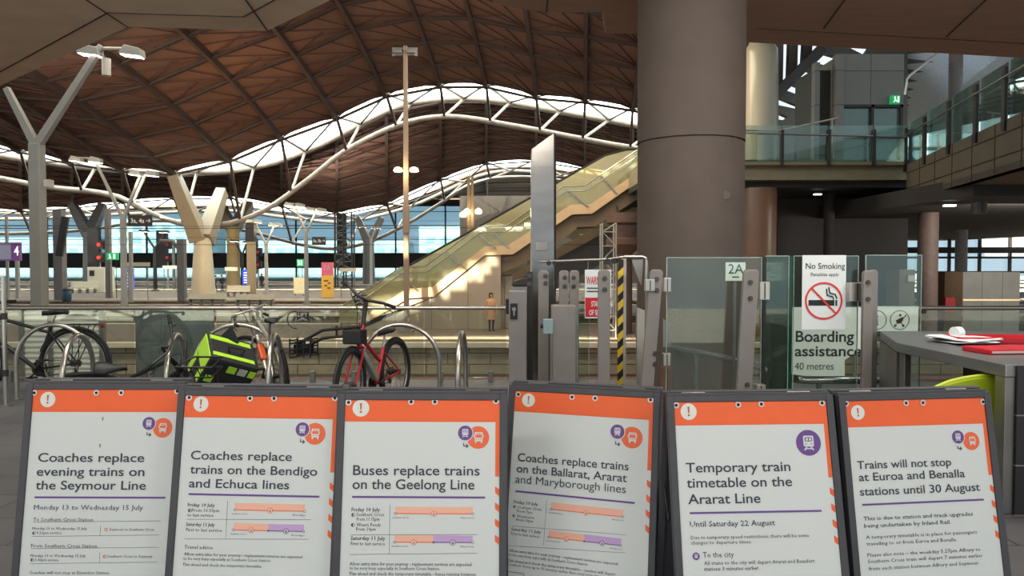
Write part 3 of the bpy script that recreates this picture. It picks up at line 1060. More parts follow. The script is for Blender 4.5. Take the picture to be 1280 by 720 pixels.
# bright windows of the building across the tracks
ww = thing('window_2', 'bright band of windows across the tracks on the right', None, (at_x(1220, 66), 66, 2), kind='structure')
za, zb2 = zpx(322, 66), zpx(284, 66)
wx0, wx1 = at_x(1110, 66), at_x(1330, 66)
m = MB()
x = wx0
while x < wx1:
    m.box((x - .08, 65.8, PZ), (x + .08, 66.1, zb2))
    x += 2.6
for z in (za, zb2 - .1, PZ + 2.2):
    m.box((wx0, 65.8, z - .09), (wx1, 66.1, z + .09))
m.build('mullion', dark_metal, ww)
MB().box((wx0, 66.15, PZ), (wx1, 66.2, zb2)).build('pane', glass('bright_glass', '#f2f7fa', .05, .1, .08, '#eef4f6'), ww)
struct('trim_2', MB().box((wx0, 63, zpx(316, 63)), (wx1, 65.5, zpx(309, 63))), dark_wall)
struct('trim_3', MB().box((at_x(1122, 60), 60, zpx(284, 60)), (at_x(1330, 60), 60.5, zpx(262, 60))), mat('bulkhead_grey', '#6c6a68', .8))
struct('pavement_outside', MB().box((20, 66.5, PZ - .1), (120, 140, PZ)), MATS['street_paving'])
t = thing('overhead_light', 'round downlight under the parapet soffit', 'light', X(1224, 263, 24))
MB().cyl(X(1224, 260, 24), .22, .35, 16).build('housing', dark_metal, t)
MB().cyl(X(1224, 265, 24), .18, .06, 16).build('lens', MATS['tube_white_lit'], t)
t = thing('overhead_light', 'small light left of the round downlight under the parapet', 'light', X(1187, 257, 26))
MB().cbox(X(1187, 257, 26), (.35, .2, .06)).build('lens', MATS['tube_white_lit'], t)

# ------------------------------------------------------------------ lettering helper
FONT_CACHE = {}
def text_local(body, bold=0.0, res=3):
    key = (body, bold)
    if key in FONT_CACHE:
        return FONT_CACHE[key]
    cu = bpy.data.curves.new('lettering', 'FONT')
    cu.body = body
    cu.size = 1.0
    cu.offset = bold
    cu.resolution_u = res
    o = bpy.data.objects.new('lettering', cu)
    COL.objects.link(o)
    bpy.context.view_layer.update()
    dg = bpy.context.evaluated_depsgraph_get()
    me = bpy.data.meshes.new_from_object(o.evaluated_get(dg))
    vs = [tuple(v.co) for v in me.vertices]
    fs = [tuple(p.vertices) for p in me.polygons]
    bpy.data.objects.remove(o)
    bpy.data.curves.remove(cu)
    bpy.data.meshes.remove(me)
    xs = [v[0] for v in vs]
    FONT_CACHE[key] = (vs, fs, min(xs), max(xs))
    return FONT_CACHE[key]

class Plane:
    """a flat face in the place: o origin, u along, v up, n towards the viewer"""
    def __init__(self, o, u, v):
        self.o, self.u, self.v = V(o), V(u).normalized(), V(v).normalized()
        self.n = self.u.cross(self.v)
        if self.n.y > 0:
            self.n = -self.n
    def px(self, x, y):
        r = at(x, y, 1.0) - V((0, 0, EYE))
        k = (self.o - V((0, 0, EYE))).dot(self.n) / r.dot(self.n)
        p = V((0, 0, EYE)) + r * k - self.o
        return p.dot(self.u), p.dot(self.v)
    def p(self, a, b, h=0.0):
        return self.o + self.u * a + self.v * b + self.n * h
    def text(self, mb, body, a0, b0, a1, cap, bold=0.0, h=.002, res=3):
        """lettering from a0 to a1 on baseline b0 with capital height cap"""
        vs, fs, x0, x1 = text_local(body, bold, res)
        sx = (a1 - a0) / (x1 - x0)
        sy = cap / .70
        mb.add([self.p(a0 + (x - x0) * sx, b0 + y * sy, h) for x, y, z in vs], fs)
    def quad(self, mb, a0, b0, a1, b1, h=.001, th=None):
        if th:
            return mb.prism([self.p(a0, b0, h), self.p(a1, b0, h), self.p(a1, b1, h), self.p(a0, b1, h)], -self.n * th)
        return mb.add([self.p(a0, b0, h), self.p(a1, b0, h), self.p(a1, b1, h), self.p(a0, b1, h)], [(0, 1, 2, 3)])
    def poly(self, mb, pts, h=.001):
        return mb.add([self.p(a, b, h) for a, b in pts], [tuple(range(len(pts)))])
    def disc(self, mb, a, b, r, h=.001, n=28):
        return self.poly(mb, [(a + r * math.cos(2 * PI * k / n), b + r * math.sin(2 * PI * k / n)) for k in range(n)], h)
    def ring(self, mb, a, b, r0, r1, h=.001, n=28):
        vs = []
        for k in range(n):
            c, s = math.cos(2 * PI * k / n), math.sin(2 * PI * k / n)
            vs += [self.p(a + r0 * c, b + r0 * s, h), self.p(a + r1 * c, b + r1 * s, h)]
        return mb.add(vs, [(2 * k, 2 * k + 1, (2 * k + 3) % (2 * n), (2 * k + 2) % (2 * n)) for k in range(n)])
    def rrect(self, mb, a0, b0, a1, b1, r, h=.001):
        pts = []
        for (cx_, cy_, s) in ((a1 - r, b1 - r, 0), (a0 + r, b1 - r, 90), (a0 + r, b0 + r, 180), (a1 - r, b0 + r, 270)):
            for k in range(5):
                an = math.radians(s + k * 22.5)
                pts.append((cx_ + r * math.cos(an), cy_ + r * math.sin(an)))
        return self.poly(mb, pts, h)
    def line(self, mb, a0, b0, a1, b1, w_, h=.001):
        d = V((a1 - a0, b1 - b0))
        nn = V((-d.y, d.x)).normalized() * w_ / 2
        return self.poly(mb, [(a0 + nn.x, b0 + nn.y), (a1 + nn.x, b1 + nn.y), (a1 - nn.x, b1 - nn.y), (a0 - nn.x, b0 - nn.y)], h)

# ------------------------------------------------------------------ six A-frame notice boards
frame_m = mat('board_frame', '#45454b', .55, .1, .08, 8)
poster_m = mat('poster_white', '#d6dcdc', .55, 0, .015, 3)
orange = mat('poster_orange', '#f1652f', .5, 0, .04, 5)
orange_d = mat('icon_orange', '#ee6a3d', .5, 0, .02, 5)
purple = mat('icon_purple', '#6a4590', .5, 0, .02, 5)
ink = mat('text_ink', '#3a3d4c', .6, 0, .02)
ink_l = mat('text_grey', '#4c5058', .6, 0, .02)
salmon = mat('diagram_salmon', '#f2b8a2', .6, 0, .02)
lilac = mat('diagram_lilac', '#c4a3d6', .6, 0, .02)
badge_m = mat('badge_grey', '#dfe2de', .5, 0, .02)
mark_m = mat('badge_mark', '#c4573f', .5, 0, .02)
eyelet_m = mat('eyelet', '#cfc8c4', .35, .5, .05)
hole_m = mat('eyelet_hole', '#17171a', .8)
PXM = 1 / 311.0

BOARDS = [
 dict(o=(-1.651, 3.111, .991), yaw=-.010, lean=.158, W=.594, k=1.0,
  label='A-frame notice board headed Coaches replace evening trains on the Seymour Line',
  band=514.8, badge=(60.2, 499.4, 9.6), eye=[(43.6, 491), (121, 491), (152, 491), (222, 489)], pur=(186.4, 529.2, 8), ora=(203.6, 534.8, 12.2),
  head=[('Coaches replace', 47.6, 577, 180.3), ('evening trains on', 45.9, 594.5, 180.6), ('the Seymour Line', 44.5, 611.6, 182.4)], cap=10.3,
  rule=(43.5, 621.5, 207), stripes=False, spots=[(128.5, 523.5), (125, 557)],
  text=[('Monday 13 to Wednesday 15 July', 42.4, 637, 178.9, 6, .012), ('To Southern Cross Station', 41.7, 651.5, 116.4, 4.5, 0), ('Monday 13 to Wednesday 15 July', 40.6, 662, 109, 3.3, 0),
        ('9.56pm service', 46, 667.5, 77, 3.3, 0), ('Seymour to Southern Cross', 137.2, 663.2, 193, 3.3, 0), ('From Southern Cross Station', 39, 684.3, 121.6, 4.5, 0),
        ('Monday 13 to Wednesday 15 July', 38.2, 696, 107.4, 3.3, 0), ('5.42pm service', 44, 701.3, 73.5, 3.3, 0), ('Southern Cross to Seymour', 134.7, 696.8, 191, 3.3, 0),
        ('Coaches will not stop at Essendon Station.', 36.8, 717.3, 137.5, 3.6, 0)],
  lines=[(41.7, 652.6, 201, 651), (126, 657, 125, 670), (38.9, 685.7, 199, 684), (125, 690, 124.5, 703), (40, 670.5, 199, 668.5), (38, 704.5, 197, 702.5)],
  clocks=[(42.8, 666.3, 2), (40.6, 699.8, 2)], rings=[(132.7, 661.8, 2, 1), (131, 695.5, 2, 1)], diag=[]),
 dict(o=(-.9745, 2.969, .988), yaw=-.066, lean=.176, W=.606, k=1.0,
  label='A-frame notice board headed Coaches replace trains on the Bendigo and Echuca lines',
  band=521.8, badge=(251.5, 505, 9.3), eye=[(237, 497), (313, 498), (343, 498), (419, 497.5)], pur=(378.2, 536.7, 8.3), ora=(393.9, 542.2, 12.8),
  head=[('Coaches replace', 238.6, 574, 365), ('trains on the Bendigo', 237.6, 591.6, 396.7), ('and Echuca lines', 236.2, 609, 361.6)], cap=10.3,
  rule=(236, 617.5, 399.5), stripes=True,
  text=[('Friday 10 July', 234.8, 632.9, 268.5, 4, .01), ('From 10.30pm', 240, 639.5, 274.4, 3.8, 0), ('to last service', 234.3, 645.4, 267.1, 3.8, 0),
        ('Saturday 11 July', 232.7, 657.2, 268.5, 4, .01), ('First to last service', 232.7, 663.8, 277.5, 3.8, 0), ('Travel advice', 230.6, 685.7, 266, 4.2, 0),
        ('Allow extra time for your journey - replacement services are expected', 230.6, 694, 378, 3.4, .004), ('to be very busy especially at Southern Cross Station.', 229.3, 699.6, 339, 3.4, 0),
        ('Plan ahead and check the temporary timetable.', 229.3, 707, 328, 3.4, 0)],
  lines=[(284.8, 626, 282, 673), (234, 649, 389, 649.5), (231, 673.5, 386, 674)], clocks=[(237.5, 638, 2.1)], rings=[],
  diag=[((294.2, 628.7), (381, 636.9), [(1, 0, 1)], 338), ((292.5, 653.8), (379.7, 662), [(1, 0, .5), (2, .5, 1)], 314.3, 357.8)]),
 dict(o=(-.3387, 2.893, .987), yaw=-.016, lean=.174, W=.586, k=1.0,
  label='A-frame notice board headed Buses replace trains on the Geelong Line',
  band=527, badge=(451.3, 510.3, 9.8), eye=[(436, 503), (514.2, 502.3), (543.7, 502.3), (620, 501.3)], pur=(581.6, 541.2, 8.5), ora=(597.6, 546.8, 13),
  head=[('Buses replace trains', 441.3, 593.5, 599.6), ('on the Geelong Line', 440.6, 611, 593)], cap=11.6,
  rule=(440.2, 621, 606.3), stripes=True,
  text=[('Friday 10 July', 439.5, 639, 475, 4.2, .01), ('Southern Cross', 445.8, 645, 480.2, 3.9, 0), ('From 11.15pm', 445.8, 650.8, 474.3, 3.9, 0), ('Waurn Ponds', 445.8, 657.8, 476, 3.9, 0), ('From 10pm', 445.1, 663.3, 469.7, 3.9, 0),
        ('Saturday 11 July', 438.5, 674.8, 481.6, 4.2, .01), ('First to last service', 438.5, 681.4, 481.2, 3.9, 0),
        ('Allow extra time for your journey - replacement services are expected', 437.1, 706.5, 589.2, 3.8, .004), ('to be very busy especially at Southern Cross Station.', 437.1, 712, 550, 3.8, 0),
        ('Plan ahead and check the temporary timetable - buses running between', 437.1, 718.7, 594.8, 3.8, .004)],
  lines=[(487.5, 631, 486.5, 692), (438, 668.6, 597, 668), (437, 693, 597, 691.5)], clocks=[(441.6, 643.5, 2.1), (441.3, 656.2, 2.1)], rings=[],
  diag=[((494.4, 633.3), (591, 641.8), [(1, 0, 1)], 542.3), ((493.3, 669), (590.6, 678.5), [(1, 0, .5), (2, .5, 1)], 517.3, 566)]),
 dict(o=(.296, 3.208, .955), yaw=-.327, lean=.192, W=.594, k=1.0,
  label='A-frame notice board headed Coaches replace trains on the Ballarat, Ararat and Maryborough lines',
  band=515.2, badge=(660.8, 500.2, 9), eye=[(648.3, 493), (715.3, 496.4), (744.1, 497.8), (813.3, 499.9)], pur=(771.9, 539.5, 9), ora=(790, 547, 13.5),
  head=[('Coaches replace trains', 647.2, 576, 786.2), ('on the Ballarat, Ararat', 645.8, 590, 784), ('and Maryborough lines', 644.5, 603.2, 782.7)], cap=9.6,
  rule=(644.5, 613.8, 794), stripes=True,
  text=[('Friday 10 July', 642.4, 629, 672.6, 4, .01), ('Southern Cross', 647.2, 635.3, 677, 3.7, 0), ('From 7pm', 646.5, 640.2, 665.6, 3.7, 0), ('Wendouree', 646.2, 646.5, 668, 3.7, 0), ('From 10pm', 645.5, 651, 666.7, 3.7, 0),
        ('Saturday 11 July', 639.2, 662.8, 676.4, 4, .01), ('First to last service', 638.9, 668.3, 675, 3.7, 0),
        ('Allow extra time for your journey - replacement services are expected', 636.8, 689.3, 772.6, 3.6, .004), ('to be very busy especially at Southern Cross Station.', 636, 694.4, 735.8, 3.6, 0),
        ('Plan ahead and check the temporary timetable - coaches will depart', 635, 701.8, 769.8, 3.6, .004), ('Southern Cross up to 30 minutes earlier than usual train times.', 635, 706.7, 754.5, 3.6, 0)],
  lines=[(683.4, 625, 679.5, 682), (640, 657.5, 783, 668.5), (636, 682, 782, 691)], clocks=[(643.8, 633.3, 2), (642.8, 644.6, 2)], rings=[],
  diag=[((689.5, 628), (779, 640), [(1, 0, 1)], 732.7), ((686.2, 662.8), (776.5, 677), [(1, 0, .5), (2, .5, 1)], 707.7, 752.8)], stamp=(633.5, 714, 655, 730)),
 dict(o=(.914, 2.934, .974), yaw=.055, lean=.23, W=.594, k=1.0,
  label='A-frame notice board headed Temporary train timetable on the Ararat Line',
  band=531.8, badge=(860.6, 514.6, 9.7), eye=[(845, 506.7), (922.4, 506), (951.2, 505.2), (1027, 503.8)], pur=(1010.4, 553.4, 15), ora=None,
  head=[('Temporary train', 857.4, 590.6, 988.2), ('timetable on the', 858.4, 609.6, 990.3), ('Ararat Line', 860.2, 630, 950.8)], cap=11.3,
  rule=(862, 641.4, 1027), stripes=True,
  text=[('Until Saturday 22 August', 862.4, 658.5, 968.8, 6.2, .01), ('Due to temporary speed restrictions, there will be some', 863.5, 674.2, 1011.5, 4.2, 0), ('changes to departure times.', 863.5, 680.7, 939.7, 4.2, 0),
        ('To the city', 878.6, 697, 917.4, 6.2, 0), ('All trains to the city will depart Ararat and Beaufort', 880, 706.2, 1018.7, 4.2, 0), ('stations 3 minutes earlier.', 880, 713.5, 949.4, 4.2, .006)],
  lines=[], clocks=[], rings=[], pdots=[(870, 695.3, 4.2)], diag=[]),
 dict(o=(1.595, 3.025, .966), yaw=.130, lean=.183, W=.594, k=1.0,
  label='A-frame notice board headed Trains will not stop at Euroa and Benalla stations',
  band=534, badge=(1071.9, 515.6, 8.8), eye=[(1057, 504.5), (1131.9, 503.8), (1153, 503.4), (1228, 502.3)], pur=(1197, 546.2, 8), ora=(1213.8, 551.2, 11),
  head=[('Trains will not stop', 1071.5, 586.3, 1189.4), ('at Euroa and Benalla', 1073.7, 601.4, 1206.6), ('stations until 30 August', 1075, 619.5, 1225.7)], cap=9.4,
  rule=(1077.3, 631, 1230), stripes=True,
  text=[('This is due to station and track upgrades', 1079.4, 650.7, 1216.7, 4.7, .006), ('being undertaken by Inland Rail.', 1080.1, 659.7, 1189, 4.7, .006),
        ('A temporary timetable is in place for passengers', 1082.3, 673.7, 1221.7, 4.2, 0), ('travelling to or from Euroa and Benalla.', 1083, 682, 1196.6, 4.2, 0),
        ('Please also note \u2013 the weekday 5.27pm Albury to', 1084.1, 696, 1226, 4.2, 0), ('Southern Cross train will depart 7 minutes earlier', 1084.8, 704, 1229, 4.2, 0), ('from each station between Albury and Seymour.', 1085.9, 713, 1225, 4.2, 0)],
  lines=[], clocks=[], rings=[], diag=[]),
]

def train_icon(P, mb, mb2, a, b, r):
    # front of a train: white body with window, lamps and rails
    P.rrect(mb, a - .42 * r, b - .3 * r, a + .42 * r, b + .55 * r, .13 * r, .0026)
    P.rrect(mb2, a - .3 * r, b + .1 * r, a + .3 * r, b + .42 * r, .06 * r, .0032)
    P.rrect(mb, a - .22 * r, b + .16 * r, a - .04 * r, b + .36 * r, .03 * r, .0038)
    P.rrect(mb, a + .04 * r, b + .16 * r, a + .22 * r, b + .36 * r, .03 * r, .0038)
    P.quad(mb2, a - .3 * r, b - .12 * r, a - .14 * r, b - .06 * r, .0032)
    P.quad(mb2, a + .14 * r, b - .12 * r, a + .3 * r, b - .06 * r, .0032)
    P.line(mb, a - .15 * r, b - .32 * r, a - .38 * r, b - .58 * r, .1 * r, .0026)
    P.line(mb, a + .15 * r, b - .32 * r, a + .38 * r, b - .58 * r, .1 * r, .0026)
    P.quad(mb, a - .34 * r, b - .5 * r, a + .34 * r, b - .42 * r, .0026)

def bus_icon(P, mb, mb2, a, b, r):
    P.rrect(mb, a - .45 * r, b - .42 * r, a + .45 * r, b + .58 * r, .1 * r, .0046)
    P.quad(mb2, a - .3 * r, b + .38 * r, a + .3 * r, b + .46 * r, .0052)
    P.rrect(mb2, a - .36 * r, b - .02 * r, a + .36 * r, b + .3 * r, .04 * r, .0052)
    P.quad(mb2, a - .34 * r, b - .24 * r, a - .2 * r, b - .16 * r, .0052)
    P.quad(mb2, a + .2 * r, b - .24 * r, a + .34 * r, b - .16 * r, .0052)
    P.quad(mb2, a - .12 * r, b - .22 * r, a + .12 * r, b - .18 * r, .0052)
    P.quad(mb, a - .4 * r, b - .6 * r, a - .22 * r, b - .4 * r, .0046)
    P.quad(mb, a + .22 * r, b - .6 * r, a + .4 * r, b - .4 * r, .0046)
    P.quad(mb, a - .55 * r, b + .02 * r, a - .47 * r, b + .26 * r, .0046)
    P.quad(mb, a + .47 * r, b + .02 * r, a + .55 * r, b + .26 * r, .0046)

for B in BOARDS:
    yaw, lean = B['yaw'], B['lean']
    Rz = M4.Rotation(yaw, 3, 'Z')
    u = Rz @ V((1, 0, 0))
    v = Rz @ V((0, math.sin(lean), math.cos(lean)))
    P = Plane(B['o'], u, v)
    hw = B['W'] / 2
    hz = B['o'][2] / math.cos(lean)           # board length from poster top down to the floor
    foot = P.p(0, -hz, 0)
    root = thing('a_frame_sign', B['label'], 'sign', (foot.x, foot.y, 0), 0, 'grey A-frame notice boards in a row')
    FW, FT = .028, .03
    # front leaf frame: two stiles and two bars
    m = MB()
    for s in (-1, 1):
        a = s * (hw + FW / 2)
        P.quad(m, a - FW / 2, -hz + .002, a + FW / 2, .022, .008, FT)
    P.quad(m, -hw - .001, -.002, hw + .001, .022, .007, FT - .002)
    P.quad(m, -hw - .001, -hz + .05, hw + .001, -hz + .09, .007, FT - .002)
    m.build('front_frame', frame_m, root, bevel=.003)
    m = MB()
    P.quad(m, -hw - FW + .004, .02, hw + FW - .004, .034, -.006, .05)
    m.build('top_rail', frame_m, root, bevel=.004)
    # rear leaf, opening backwards from the hinge
    vb = Rz @ V((0, -math.sin(.11), math.cos(.11)))
    top = P.p(0, .022, -.05)
    Q = Plane(top, u, vb)
    if Q.n.dot(P.n) < 0:
        Q.n = -Q.n
    lb = top.z / vb.z
    m = MB()
    for s in (-1, 1):
        a = s * (hw + FW / 2)
        Q.quad(m, a - FW / 2, -lb + .002, a + FW / 2, .02, 0, FT)
    Q.quad(m, -hw, -.015, hw, .02, -.001, FT - .002)
    Q.quad(m, -hw, -lb + .05, hw, -lb + .09, -.001, FT - .002)
    Q.quad(m, -hw, -lb + .09, hw, -.015, -.012, .006)
    m.build('rear_frame', frame_m, root, bevel=.003)
    for s in (-.7, .7):
        MB().cyl(P.p(s * hw, .03, -.04), .009, .09, 10, u).build('hinge', steel_d, root, smooth=40)
        MB().path([P.p(s / .7 * (hw + .01), -.36, -.03), P.p(s / .7 * (hw + .01), -.42, -.12) - V((0, 0, .03)), Q.p(s / .7 * (hw + .01), -.36, -.005)], .004, 6).build('stay_chain', dark_metal, root)
    # poster with its printing
    m = MB()
    P.quad(m, -hw, -hz + .07, hw, 0, 0, .008)
    po = m.build('poster', poster_m, root)
    bb = (P.px(*(B['badge'][0], B['band']))[1])
    m = MB()
    P.quad(m, -hw + .001, bb, hw - .001, -.001, .0012)
    if B['stripes']:
        sx = hw - .016
        P.poly(m, [(sx, bb - .2), (hw - .001, bb - .2), (hw - .001, bb), (sx, bb)], .0012)
        for k in range(4):
            b0 = bb - .235 - k * .058
            P.poly(MB_k := MB(), [(sx, b0), (hw - .001, b0 - .012), (hw - .001, b0 - .036), (sx, b0 - .024)], .0012)
            MB_k.build('edge_dash', orange, po)
    m.build('orange_stripe', orange, po)
    s_ = B['badge'][2] * PXM
    ba, bb_ = P.px(B['badge'][0], B['badge'][1])
    m = MB()
    P.disc(m, ba, bb_, s_, .0022)
    m.build('badge', badge_m, po)
    m = MB()
    P.poly(m, [(ba - .13 * s_, bb_ + .6 * s_), (ba + .13 * s_, bb_ + .6 * s_), (ba + .08 * s_, bb_ - .18 * s_), (ba - .08 * s_, bb_ - .18 * s_)], .0032)
    P.disc(m, ba, bb_ - .42 * s_, .13 * s_, .0032)
    m.build('exclamation_print', mark_m, po)
    for ex, ey in B['eye']:
        a, b = P.px(ex, ey)
        m = MB()
        m.mat(0)
        P.ring(m, a, b, .0062, .0115, .004)
        m.mat(1)
        P.disc(m, a, b, .0066, .0035)
        m.build('eyelet', [eyelet_m, hole_m], root)
    # icons
    wh, pu, orr, blk = MB(), MB(), MB(), MB()
    a, b = P.px(*B['pur'][:2])
    r = B['pur'][2] * PXM
    P.disc(pu, a, b, r, .002)
    if B['ora']:
        a2, b2 = P.px(*B['ora'][:2])
        r2 = B['ora'][2] * PXM
        P.disc(wh, a, b, r * 1.12, .0016)
        P.disc(orr, a2, b2, r2, .0012)
        bus_icon(P, wh, orr, a2 + .06 * r2, b2, r2 * .82)
        P.line(blk, a - .2 * r, b - 1.35 * r, a - .2 * r, b - 1.75 * r, .12 * r, .0022)
        P.line(blk, a - .25 * r, b - 1.75 * r, a + .35 * r, b - 1.75 * r, .12 * r, .0022)
        P.line(blk, a + .15 * r, b - 1.5 * r, a + .42 * r, b - 1.76 * r, .12 * r, .0022)
        P.line(blk, a + .15 * r, b - 2.0 * r, a + .42 * r, b - 1.74 * r, .12 * r, .0022)
    train_icon(P, wh, pu, a, b, r)
    for (cx_, cy_, cr_) in B.get('pdots', []):
        a, b = P.px(cx_, cy_)
        P.disc(pu, a, b, cr_ * PXM, .002)
        train_icon(P, wh, pu, a, b, cr_ * PXM)
    # heading
    cap = B['cap'] * PXM * (3.0 / B['o'][1]) ** -1
    for (s, x0_, y0_, x1_) in B['head']:
        m = MB()
        a0, b0 = P.px(x0_, y0_)
        a1, _ = P.px(x1_, y0_)
        a1 = a0 + (a1 - a0) * 1.0
        P.text(m, s, a0, b0, a1, cap, 0 if 'M' in s else .01, .002, 4)
        m.build('heading_lettering', ink, po)
    a0, b0 = P.px(B['rule'][0], B['rule'][1])
    a1, _ = P.px(B['rule'][2], B['rule'][1])
    P.quad(MB(), a0, b0 - .0035, a1, b0 + .0035, .002).build('rule_line', purple, po)
    # small print
    m = MB()
    for (s, x0_, y0_, x1_, c_, bo) in B['text']:
        a0, b0 = P.px(x0_, y0_)
        a1, _ = P.px(x1_, y0_)
        P.text(m, s, a0, b0, a1, c_ * PXM, 0 if s[0] == 'M' else bo, .002, 1)
    for (x0_, y0_, x1_, y1_) in B['lines']:
        P.line(m, *P.px(x0_, y0_), *P.px(x1_, y1_), .0012, .0016)
    for (x0_, y0_, r) in B['clocks']:
        a, b = P.px(x0_, y0_)
        P.ring(m, a, b, r * PXM * .8, r * PXM, .002, 16)
        P.poly(m, [(a, b + r * PXM)] + [(a - r * PXM * math.sin(PI * k / 8), b + r * PXM * math.cos(PI * k / 8)) for k in range(1, 9)], .0022)
    if B.get('stamp'):
        x0_, y0_, x1_, y1_ = B['stamp']
        A0, B0 = P.px(x0_, y0_)
        A1, _ = P.px(x1_, y0_)
        for q in ((A0, B0, A1, B0), (A0, B0 - .05, A1, B0 - .05), (A0, B0, A0, B0 - .05), (A1, B0, A1, B0 - .05)):
            P.line(m, *q, .002, .002)
    m.build('small_print_lettering', ink_l, po)
    for (x0_, y0_, r, _) in B['rings']:
        a, b = P.px(x0_, y0_)
        P.ring(orr, a, b, r * PXM * .6, r * PXM, .002, 16)
    # line diagrams
    sal, lil, lab = MB(), MB(), MB()
    for D_ in B['diag']:
        (x0_, y0_), (x1_, y1_) = D_[0], D_[1]
        a0, b0 = P.px(x0_, y0_)
        a1, b1 = P.px(x1_, y1_)
        dn = P.px(x0_, y0_ + 8.5)[1]
        bot = dn
        for kind, f0, f1 in D_[2]:
            P.quad(sal if kind == 1 else lil, a0 + (a1 - a0) * f0, bot, a0 + (a1 - a0) * f1, b0, .0014)
            P.quad(orr if kind == 1 else pu, a0 + (a1 - a0) * f0, bot - .0015, a0 + (a1 - a0) * f1, bot + .0015, .0018)
        for k, mx in enumerate(D_[3:]):
            am = P.px(mx, y1_)[0]
            tgt = orr if D_[2][k][0] == 1 else pu
            P.disc(tgt, am, bot, .0105, .0022)
            P.disc(wh, am, bot, .0082, .0026)
            P.rrect(tgt, am - .004, bot - .005, am + .004, bot + .005, .001, .003)
            P.quad(wh, am - .0028, bot + .0003, am + .0028, bot + .0032, .0036)
        for am in (a0, a1):
            P.disc(lab, am, bot, .005, .0024, 14)
            P.disc(wh, am, bot, .0034, .0028, 14)
        if len(D_[2]) == 2:
            P.disc(lab, (a0 + a1) / 2, bot, .0036, .0024, 12)
        P.text(lab, 'Southern Cross', a0 - .01, bot - .017, a0 + .05, .006, 0, .002, 1)
        nm = {'Seymour': 'Seymour', 'Bendigo': 'Bendigo', 'Geelong': 'Waurn Ponds', 'Ballarat': 'Wendouree'}
        last = [nm[k] for k in nm if k in B['label']][0]
        P.text(lab, last, a1 - .045, bot - .017, a1 + .005, .006, 0, .002, 1)
    for mb_, nm_, mt_ in ((sal, 'coach_bar_print', salmon), (lil, 'train_bar_print', lilac), (lab, 'stop_name_lettering', ink_l), (orr, 'orange_symbol_print', orange_d), (pu, 'purple_symbol_print', purple), (wh, 'white_symbol_print', poster_m), (blk, 'arrow', ink)):
        if mb_.v:
            mb_.build(nm_, mt_, po)
    if B.get('spots'):
        m = MB()
        for x0_, y0_ in B['spots']:
            a, b = P.px(x0_, y0_)
            P.poly(m, [(a - .003, b + .008), (a + .004, b + .006), (a + .003, b - .006), (a - .002, b - .009)], .0012)
        m.build('scuff_stain', mat('scuff_grey', '#8b8f88', .8), po)

# unseen light panels added behind the viewer to brighten the notice boards
for lx in (-3.2, 0.2, 3.6):
    t = thing('overhead_light', ('unseen panel light added for the left notice boards', 'unseen panel light added for the middle notice boards', 'unseen panel light added for the right notice boards')[(-3.2, .2, 3.6).index(lx)], 'light', (lx, -1.0, SZ - .06))
    MB().box((lx - .8, -1.35, SZ - .08), (lx + .8, -.65, SZ + .001)).build('frame', white_paint, t, bevel=.01)
    MB().box((lx - .74, -1.29, SZ - .088), (lx + .74, -.71, SZ - .078)).build('diffuser', mat('diffuser', '#fff4e6', .5, emit=5), t)
    area('board_fill', (lx, -1.0, SZ - .12), (lx, 1.6, 0), 1.5, .6, 92, (1, .95, .88))  # fill that goes with the added panel

# ------------------------------------------------------------------ glass fence along the deck edge
FDp = 9.72
RZ = zpx(385, FDp)
fe = thing('glass_fence', 'glass fence with a steel top rail behind the parked bicycles', 'fence', (at_x(320, FDp), FDp, 0))
edges = [-60, 27, 167, 268, 420, 530, 634]
tint = glass('dark_fence_glass', '#7f9388', .08, .02, .12)
for a, b in zip(edges[:-1], edges[1:]):
    dk = a == 167
    MB().box((at_x(a, FDp) + .012, FDp, .06), (at_x(b, FDp) - .012, FDp + .014, RZ - .03)).build('glass_panel', tint if dk else gl_fence, fe)
    for f in (.2, .8):
        x = at_x(a + (b - a) * f, FDp)
        MB().box((x - .03, FDp - .03, 0), (x + .03, FDp + .045, .14)).build('clamp', steel_d, fe, bevel=.005)
MB().tube((at_x(-60, FDp), FDp + .007, RZ), (at_x(634, FDp), FDp + .007, RZ), .026, 12).build('top_rail', steel, fe, smooth=40)
fr_ = thing('glass_fence', 'glass fence with a steel rail behind the steel counter on the right', 'fence', (at_x(1200, FDp), FDp, 0))
for a, b in ((1098, 1205), (1205, 1330)):
    MB().box((at_x(a, FDp) + .012, FDp, .06), (at_x(b, FDp) - .012, FDp + .014, RZ - .03)).build('glass_panel', gl_fence, fr_)
MB().tube((at_x(1060, FDp), FDp + .007, RZ), (at_x(1330, FDp), FDp + .007, RZ), .026, 12).build('top_rail', steel, fr_, smooth=40)
for a in (1148, 1155):
    MB().cbox((at_x(a, FDp), FDp + .01, RZ - .04), (.05, .07, .06)).build('rail_bracket', dark_metal, fr_, bevel=.004)
for a in (1072, 1325):
    MB().tube((at_x(a, FDp), FDp + .05, 0), (at_x(a, FDp), FDp + .05, RZ), .022, 10).build('post', steel, fr_, smooth=40)

